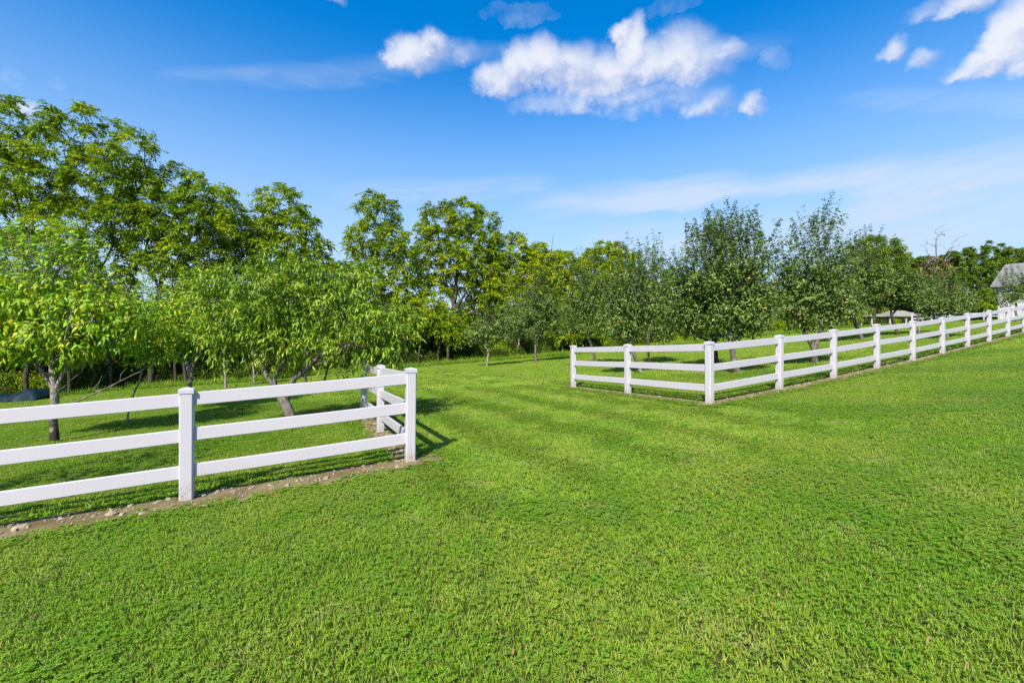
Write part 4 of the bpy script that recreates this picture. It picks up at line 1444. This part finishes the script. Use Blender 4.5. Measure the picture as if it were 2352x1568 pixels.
# ------------------------------------------------------------------ right-hand background trees
RB = [(2008, 47.0, [(2010, 575, 46, 40), (1980, 610, 40, 40), (2045, 600, 34, 36)], 90, LF_OLIVE, 'dense deep green tree with rounded top behind the apple orchard', .2, .10, .12),
      (2105, 99.0, [(2080, 612, 42, 36), (2130, 622, 50, 38), (2100, 670, 60, 34), (2060, 650, 40, 40)], 190, LF_OLIVE, 'dark bushy tree behind the pavilions', .30, .15, .2),
      (2245, 97.0, [(2252, 594, 58, 38), (2208, 612, 50, 38), (2295, 605, 48, 36), (2240, 655, 80, 40), (2290, 660, 50, 40)], 300, LF_OLIVE, 'broad olive-green tree with layered crown beside the barn roof', .30, .15, .2),
      (2335, 99.0, [(2335, 596, 50, 30), (2400, 590, 60, 40), (2310, 630, 50, 36)], 180, LF_OLIVE, 'low olive tree whose top shows above the barn roof', .30, .15, .2),
      (2185, 94.0, [(2180, 690, 44, 30), (2230, 695, 50, 26), (2140, 690, 40, 28)], 90, LF_WALNUT, 'low bright green thicket tree behind the far white fence', .28, .14, .15),
      (1790, 60.0, [(1790, 690, 60, 50), (1840, 720, 50, 35), (1740, 710, 50, 40)], 90, LF_OLIVE, 'hazy olive tree seen between two tall apple trees', .26, .13, .15),
      (1640, 55.0, [(1640, 700, 60, 40), (1590, 720, 50, 34)], 70, LF_OLIVE, 'low olive tree behind the fence corner apple trees', .26, .13, .15),
      (1930, 66.0, [(1930, 680, 60, 46), (1890, 700, 44, 34), (1980, 700, 50, 34)], 90, LF_OLIVE, 'olive-green tree behind the V-forked apple tree', .28, .14, .15)]
for k, (u0, y, spec, n, lm, lab, L_, W_, rb) in enumerate(RB):
    bigtree(lab, u0, y, [[(u0, 720), (u0 + 3, 690)]], spec, n, 150 + k, rb=rb, k=34 if y > 90 else 22, mind=.7 if y > 60 else .5, leafm=lm, L=L_, W=W_, rl=.7, name='woodland_tree')
# dead-topped rusty tree with bare twigs
rng = np.random.RandomState(170)
b = np.array([(2155 - CU) / F * 96, 96.0, 0]); b[2] = float(ground(b[0], b[1]))
lobes = lobes_px([(2150, 615, 38, 28), (2175, 645, 30, 30), (2135, 640, 26, 26)], 96.0)
C, own = in_lobes(lobes, 60, rng, .6, .3)
tw = [px(*q_, 96.0) for q_ in ((2148, 530), (2158, 540), (2140, 545), (2165, 528), (2128, 560), (2185, 560), (2197, 550), (2178, 575), (2200, 572), (2143, 560), (2152, 570), (2120, 575), (2190, 590))]
polys = [[b, px(2155, 690, 96), px(2152, 620, 96), px(2150, 575, 96), px(2150, 545, 96)], [px(2152, 620, 96), px(2180, 585, 96), px(2190, 565, 96)]]
tw = tw + [w_ + rng.normal(0, 1, 3) * np.array([.9, .6, .7]) for w_ in tw for _ in range(3)]
P, par, tips = skeleton(polys, list(C) + tw, rng, .6, .2, .05)
tv, tf = tubes(P, par, .22, .03, 6)
plant('dying_tree', 'dying rust-brown tree with bare purple-grey twigs above its crown', b, tv, tf, BARK_GREY, fol_compound(C, lobe_out(C, own, lobes), rng, 14, .6, .7, 9, .3, .12), LF_RUST)

# ------------------------------------------------------------------ undergrowth and tall grass along the hedgerow
def shrub_src(rng, leafm, L, W, k, rad=.36, n=46, tall=1.0):
    lobes = [(np.array([0, 0, .55 * tall]), np.array([.8, .8, .5 * tall])), (np.array([.35, .2, .95 * tall]), np.array([.5, .5, .4 * tall])), (np.array([-.4, -.1, .8 * tall]), np.array([.45, .45, .4 * tall]))]
    C, own = in_lobes(lobes, n, rng, .16, .3)
    O, A, N_, L_, W_, R_ = fol_ball(C, rad, rng, k, L, W, .15)
    keep = O[:, 2] > .02
    return leaf_mesh('shrub', O[keep], A[keep], N_[keep], L_[keep], W_[keep], leafm, R_[keep])


ru = np.random.RandomState(77)
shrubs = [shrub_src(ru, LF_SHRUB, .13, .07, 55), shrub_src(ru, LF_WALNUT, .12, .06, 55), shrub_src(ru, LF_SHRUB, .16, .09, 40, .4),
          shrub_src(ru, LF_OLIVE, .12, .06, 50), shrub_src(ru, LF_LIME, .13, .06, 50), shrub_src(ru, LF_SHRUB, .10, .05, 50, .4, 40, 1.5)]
pts, idx, scl = [], [], []
for x in np.concatenate([np.arange(-46, 52, .62), np.arange(52, 125, 1.3)]):
    for row, (off, s0, s1) in enumerate(((1.7, .4, .75), (3.0, .7, 1.2), (5.0, 1.1, 1.8), (7.5, 1.6, 2.4), (11.5, 1.9, 2.9), (15.0, 2.4, 3.3))):
        if row >= 3 and ru.rand() < .25: continue
        if row == 0 and ru.rand() < .45: continue
        X = x + ru.uniform(-.5, .5)
        Y = float(edge_y(X)) + off + ru.uniform(-.6, .6)
        if X > 20 and row == 0 and ru.rand() < .5: continue
        if row > 1 and abs(X / Y + 1.07) < .05: continue          # leaves the view to the parked pickup open
        pts.append((X, Y, float(ground(X, Y)))); scl.append(ru.uniform(s0, s1) * (1.9 if X > 50 else 1))
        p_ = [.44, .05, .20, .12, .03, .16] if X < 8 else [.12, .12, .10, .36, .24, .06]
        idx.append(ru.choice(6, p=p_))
pts = np.array(pts)
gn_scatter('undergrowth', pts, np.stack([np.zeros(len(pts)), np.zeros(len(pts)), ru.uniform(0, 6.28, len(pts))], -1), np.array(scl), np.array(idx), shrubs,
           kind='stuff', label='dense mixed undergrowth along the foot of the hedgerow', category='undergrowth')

tall = []
for k in range(3):
    V_, F_, R_ = blades(ru, 260, .6, .36, .014)
    tall.append(mesh_from('tall_grass', V_, F_, M_GRASS, False, {'rnd': R_ * .7}))
X = ru.uniform(-46, 40, 1100)
Y = edge_y(X) + ru.uniform(-.1, 1.5, len(X))
gn_scatter('tall_grass', np.stack([X, Y, ground(X, Y)], -1), np.stack([X * 0, X * 0, ru.uniform(0, 6.28, len(X))], -1), ru.uniform(.6, 1.35, len(X)), ru.randint(0, 3, len(X)), tall,
           kind='stuff', label='uncut tall grass where the lawn meets the hedgerow', category='grass')
# weeds along the fences and at tree feet
weed = []
for k in range(3):
    V_, F_, R_ = blades(ru, 90, .22, .11, .012)
    weed.append(mesh_from('weed', V_, F_, M_GRASS, False, {'rnd': R_ * .6}))
wp = []
for a_, b_, wf, wb in STRIPS[:3]:
    d = b_ - a_; L = np.linalg.norm(d); d = d / L; n = np.array([-d[1], d[0]])
    for _ in range(int(L * 5)):
        s = ru.uniform(0, L); w = wb + abs(ru.normal(.06, .10))
        q_ = a_ + d * s + n * w; wp.append(q_)
for uv in ((292, 974), (683, 984), (125, 1020), (1118, 843), (1873, 838), (1697, 859), (1474, 858)):
    g_ = on_ground(*uv)[:2]
    for _ in range(5): wp.append(g_ + ru.normal(0, .12, 2))
wp = np.array(wp)
gn_scatter('weeds', np.stack([wp[:, 0], wp[:, 1], ground(wp[:, 0], wp[:, 1])], -1), np.stack([wp[:, 0] * 0, wp[:, 0] * 0, ru.uniform(0, 6.28, len(wp))], -1), ru.uniform(.5, 1.25, len(wp)), ru.randint(0, 3, len(wp)), weed,
           kind='stuff', label='ragged weeds and longer grass behind the fence and round tree feet', category='weeds')

# ------------------------------------------------------------------ barn
def m_boards(nt):
    x, y, z = sepz(objco(nt))
    n = noise(xyz(x * 6.0, y * 6.0, z * .4), 3.0, 3)
    return principled(nt, mixc(n.step(.3, .7), (.50, .50, .50), (.42, .42, .41)), .6, .3)


def m_metal(nt):
    n = noise(objco(nt), .9, 4)
    return principled(nt, mixc(n.step(.3, .7), (.25, .24, .22), (.18, .175, .165)), .5, .4, metal=.2)


M_BOARD, M_ROOF = material('white_boards', m_boards), material('grey_metal_roof', m_metal)
M_GLASS = material('dark_glass', lambda nt: principled(nt, (.02, .025, .03), .08, .6))
M_SHED = material('weathered_white_wood', lambda nt: principled(nt, mixc(noise(position(nt), 2.0, 3), (.46, .45, .42), (.38, .37, .34)), .6, .3))
M_SHINGLE = material('pale_shingle', lambda nt: principled(nt, mixc(noise(position(nt), 1.6, 4), (.27, .25, .215), (.20, .185, .16)), .85, .2))

bx, by = 53.6, 50.0
bz = float(ground(bx + 4, by)) - .3
EV, RD = 7.75 - bz, 10.4 - bz                       # eave and ridge heights above the base
barn = add('barn', None, loc=(bx, by, bz), label='white boarded barn with a steep grey ribbed metal roof beyond the fence', category='barn')
barn.rotation_euler = (0, 0, math.radians(-50))
LW, DW = 15.0, 8.0
m = MB(); m.box((LW / 2, DW / 2, EV / 2), (LW, DW, EV)); add('wall', m.mesh('wall', M_BOARD), barn)
bt = MB()
for k in range(50): bt.box((.15 + k * .3, -.014, EV / 2 - .05), (.045, .028, EV - .1))
for k in range(27): bt.box((-.014, .15 + k * .3, EV / 2 - .05), (.028, .045, EV - .1))
add('batten', bt.mesh('batten', M_BOARD), barn, kind='stuff')
o_ = .55
c0 = [(-o_, -o_, EV - .12), (LW + o_, -o_, EV - .12), (LW + o_, DW + o_, EV - .12), (-o_, DW + o_, EV - .12)]
HP = 0.35
r0, r1 = (HP, DW / 2, RD), (LW - HP, DW / 2, RD)
m = MB()
low = [(x, y, z - .14) for x, y, z in c0]
m.poly(c0 + [r0, r1] + low, [(0, 1, 5, 4), (1, 2, 5), (2, 3, 4, 5), (3, 0, 4), (6, 9, 8, 7), (0, 6, 7, 1), (1, 7, 8, 2), (2, 8, 9, 3), (3, 9, 6, 0)])
roof = add('roof', m.mesh('roof', M_ROOF), barn)
rb_ = MB()
for k in range(1, 33):
    x0 = -o_ + k * .5
    t0 = 1.0
    if x0 < HP: t0 = (x0 + o_) / (HP + o_)
    elif x0 > LW - HP: t0 = (LW + o_ - x0) / (HP + o_)
    a_ = np.array([x0, -o_, EV - .12]); b_ = np.array([x0, -o_ + (DW / 2 + o_) * t0, EV - .12 + (RD - EV + .12) * t0])
    if t0 < .04: continue
    d_ = nrm(b_ - a_)
    rb_.box((a_ + b_) / 2 + np.array([0, 0, .02]), (.05, np.linalg.norm(b_ - a_), .05), (1, 0, 0), d_, np.cross((1, 0, 0), d_))
add('roof_rib', rb_.mesh('roof_rib', M_ROOF), roof, kind='stuff')
m = MB(); m.box((8.2, -.05, 1.3), (3.0, .07, 2.6)); dr = add('sliding_door', m.mesh('sliding_door', M_BOARD), barn)
m = MB(); m.box((8.2, -.09, 2.68), (6.2, .08, .12)); add('door_track', m.mesh('door_track', M_ROOF), dr)


# ------------------------------------------------------------------ pavilions
def pavilion(label, u, y, eave_v, apex_v, wpx, dep, nposts):
    x = (u - CU) / F * y
    g = float(ground(x, y + dep / 2))
    root = add('pavilion', None, loc=(x, y + dep / 2, g), label=label, category='pavilion')
    w = wpx / F * y
    ev = EYE + (CV - eave_v) / F * y - g
    ap = EYE + (CV - apex_v) / F * y - g
    a_, b_ = w / 2, dep / 2
    rg_ = max(w * .5 - dep * .42, .25)
    m = MB()
    ring = lambda sx, sy, z: [(-sx, -sy, z), (sx, -sy, z), (sx, sy, z), (-sx, sy, z)]
    m.poly(ring(a_, b_, ev - .12) + ring(a_, b_, ev) + ring(rg_ + (a_ - rg_) * .45, b_ * .45, ev + (ap - ev) * .5) + [(-rg_, 0, ap), (rg_, 0, ap)],
           [(3, 2, 1, 0)] + [(i, (i + 1) % 4, 4 + (i + 1) % 4, 4 + i) for i in range(4)] + [(4 + i, 4 + (i + 1) % 4, 8 + (i + 1) % 4, 8 + i) for i in range(4)] +
           [(8, 9, 13, 12), (9, 10, 13), (10, 11, 12, 13), (11, 8, 12)])
    add('roof', m.mesh('roof', M_SHINGLE), root)
    for sx in np.linspace(-1, 1, nposts):
        for sy in (-1, 1):
            p = (sx * (a_ - .45), sy * (b_ - .45))
            m = MB(); m.box((p[0], p[1], (ev - .1) / 2 - .1), (.2, .2, ev + .1)); add('post', m.mesh('post', M_SHED), root)
            m = MB()
            for q_ in ((.5, 0), (-.5, 0)):
                if abs(p[0] + q_[0]) > a_ - .3: continue
                m.box((p[0] + q_[0] / 2, p[1], ev - .42), (.07, .07, .72), ay=(0, 1, 0), ax=nrm(np.array((1, 0, -q_[0] / abs(q_[0])))), az=nrm(np.array((q_[0] / abs(q_[0]), 0, 1.0))))
            if m.V: add('brace', m.mesh('brace', M_SHED), root)
    m = MB(); m.box((0, -b_ + .45, ev - .2), (w - .6, .12, .16)); add('beam', m.mesh('beam', M_SHED), root)
    m = MB(); m.box((0, b_ - .45, ev - .2), (w - .6, .12, .16)); add('beam', m.mesh('beam', M_SHED), root)


pavilion('small pale hip-roofed pavilion on white posts beyond the orchard', 2022, 86, 725.4, 716.5, 42, 3.4, 2)
pavilion('larger pale hip-roofed pavilion on white posts, next to the small one', 2086, 84, 725.4, 711.0, 86, 5.0, 3)

# ------------------------------------------------------------------ tarpaulin heap at the hedgerow foot
M_TARP = material('teal_tarp', lambda nt: principled(nt, mixc(noise(objco(nt), 3.0, 3), (.005, .024, .034), (.002, .008, .014)), .55, .16))
tb = on_ground(10, 924)
tx = np.linspace(-2.2, 1.75, 60); ty = np.linspace(-.75, .75, 26)
TX, TY = np.meshgrid(tx, ty)
prof = .48 - .10 * np.exp(-((TX - .1) / .5) ** 2) + .08 * np.exp(-((TX - 1.05) / .4) ** 2) + .05 * np.sin(TX * 2.1)
fall = np.clip(1 - (np.abs(TY) / .75) ** 2.6, 0, 1) * np.clip((1.78 - TX) / .35, 0, 1) ** .45 * np.clip((TX + 2.25) / .35, 0, 1) ** .45
fold = .10 * (np.abs(np.sin(TX * 4.2 + TY * 3.5 + 1.6 * np.sin(TX * 1.9))) - .6) * (.5 + np.abs(TY)) + .05 * (np.abs(np.sin(TX * 9.5 - TY * 4 + 2 * np.sin(TY * 3))) - .6)
TZ = np.maximum(prof * fall + fold * fall, .0) + .015
WX = TX + .05 * np.sin(TZ * 9 + TX * 4); WY = TY + .05 * np.sin(TX * 7) * np.abs(TY)
gz = ground(WX + tb[0], WY + tb[1] + .5) - tb[2]
ii, jj = np.meshgrid(np.arange(59), np.arange(25)); q = (jj * 60 + ii).ravel()
heap = add('tarpaulin', mesh_from('tarpaulin', np.stack([WX, WY + .5, TZ + gz], -1).reshape(-1, 3), np.stack([q, q + 1, q + 61, q + 60], -1), M_TARP, True), loc=tuple(tb),
           label='dark teal tarpaulin draped over a low heap at the hedgerow foot', category='tarpaulin')

# ------------------------------------------------------------------ pickup parked on the road bank
M_WHITE = material('white_car_paint', lambda nt: principled(nt, (.72, .72, .74), .25, .5))
M_TYRE = material('tyre_rubber', lambda nt: principled(nt, (.02, .02, .02), .8, .2))
M_RIM = material('wheel_rim', lambda nt: principled(nt, (.5, .5, .52), .3, .5, metal=.8))
M_LAMP = material('red_lamp_glass', lambda nt: principled(nt, (.5, .03, .015), .2, .5))
M_TRIM = material('dark_trim', lambda nt: principled(nt, (.03, .03, .035), .5, .4))
tk = px(62, 784, 46.0); tk[2] = float(ground(tk[0], tk[1]))
truck = add('pickup_truck', None, loc=tuple(tk), label='white pickup truck parked beyond the hedgerow, glimpsed through leaves', category='truck')
truck.rotation_euler = (0, 0, math.radians(150))
sec = [(-2.7, .55, .98, .9), (-2.65, .5, 1.05, .93), (-.9, .45, 1.08, .95), (1.0, .45, 1.08, .95), (2.2, .5, 1.02, .92), (2.65, .55, .86, .82)]
V_, F_ = [], []
for x, z0, z1, hw in sec: V_ += [(x, -hw, z0), (x, hw, z0), (x, hw, z1 - .12), (x, hw - .07, z1), (x, -hw + .07, z1), (x, -hw, z1 - .12)]
for k in range(len(sec) - 1):
    F_ += [(k * 6 + i, k * 6 + (i + 1) % 6, k * 6 + 6 + (i + 1) % 6, k * 6 + 6 + i) for i in range(6)]
F_ += [tuple(range(6))[::-1], tuple(range(len(V_) - 6, len(V_)))]
add('body', mesh_from('body', V_, F_, M_WHITE), truck)
m = MB(); m.hexa([(-1.0, -.86, 1.02), (1.35, -.86, 1.02), (1.35, .86, 1.02), (-1.0, .86, 1.02), (-.75, -.68, 1.82), (.6, -.68, 1.82), (.6, .68, 1.82), (-.75, .68, 1.82)])
cab = add('cab', m.mesh('cab', M_WHITE), truck)
for sy in (-1, 1):
    m = MB(); m.hexa([(-.85, sy * .845, 1.12), (.95, sy * .845, 1.12), (.95, sy * .855, 1.12), (-.85, sy * .855, 1.12), (-.66, sy * .70, 1.74), (.52, sy * .70, 1.74), (.52, sy * .715, 1.74), (-.66, sy * .715, 1.74)])
    add('side_window', m.mesh('side_window', M_GLASS), cab)
m = MB(); m.hexa([(1.30, -.74, 1.08), (1.345, -.74, 1.08), (1.345, .74, 1.08), (1.30, .74, 1.08), (.62, -.60, 1.76), (.66, -.60, 1.76), (.66, .60, 1.76), (.62, .60, 1.76)])
add('windscreen', m.mesh('windscreen', M_GLASS), cab)
m = MB(); m.box((-.915, 0, 1.45), (.06, 1.25, .5)); add('rear_window', m.mesh('rear_window', M_GLASS), cab)
m = MB(); m.box((-1.85, 0, 1.075), (1.5, 1.55, .02)); add('truck_bed', m.mesh('truck_bed', M_TRIM), truck)
for sy in (-1, 1):
    m = MB(); m.box((-2.71, sy * .8, .86), (.05, .16, .3)); add('tail_light', m.mesh('tail_light', M_LAMP), truck)
    m = MB(); m.box((2.62, sy * .62, .76), (.08, .3, .14)); add('headlight', m.mesh('headlight', M_RIM), truck)
for sx in (-1.7, 1.7):
    for sy in (-1, 1):
        m = MB(); m.cyl((sx, sy * .72, .38), (sx, sy * .96, .38), .38, n=18); wh = add('wheel', m.mesh('wheel', M_TYRE), truck)
        m = MB(); m.cyl((sx, sy * .95, .38), (sx, sy * .975, .38), .22, n=12); add('rim', m.mesh('rim', M_RIM), wh)
m = MB(); m.box((-2.76, 0, .6), (.12, 1.7, .16)); add('bumper', m.mesh('bumper', M_TRIM), truck)
m = MB(); m.box((2.68, 0, .55), (.14, 1.7, .18)); add('bumper', m.mesh('bumper', M_TRIM), truck)

# fallen leaves on the lawn
M_FALLEN = leaf_mat('leaf_fallen', [(0, (.30, .10, .03)), (.5, (.38, .25, .05)), (1, (.24, .13, .07))], .15, .6, .2)
rf = np.random.RandomState(9)
for k, (u, v) in enumerate(((620, 1018), (2010, 1548), (1790, 1385), (1340, 1322), (2300, 1393), (2215, 1532), (1180, 1520))):
    p = on_ground(u, v) + np.array([0, 0, .035])
    t_ = nrm(np.array([rf.normal(), rf.normal(), .1]))
    me = leaf_mesh('fallen_leaf', np.zeros((1, 3)), t_[None], np.array([[rf.normal(0, .3), rf.normal(0, .3), 1.0]]), (.055 if k == 0 else .030), (.04 if k == 0 else .016), M_FALLEN, np.array([rf.rand()]), 'bent', -.3)
    add('fallen_leaf', me, loc=tuple(p), label='curled brown leaf lying on the mown grass', category='leaf', group='fallen leaves on the lawn')
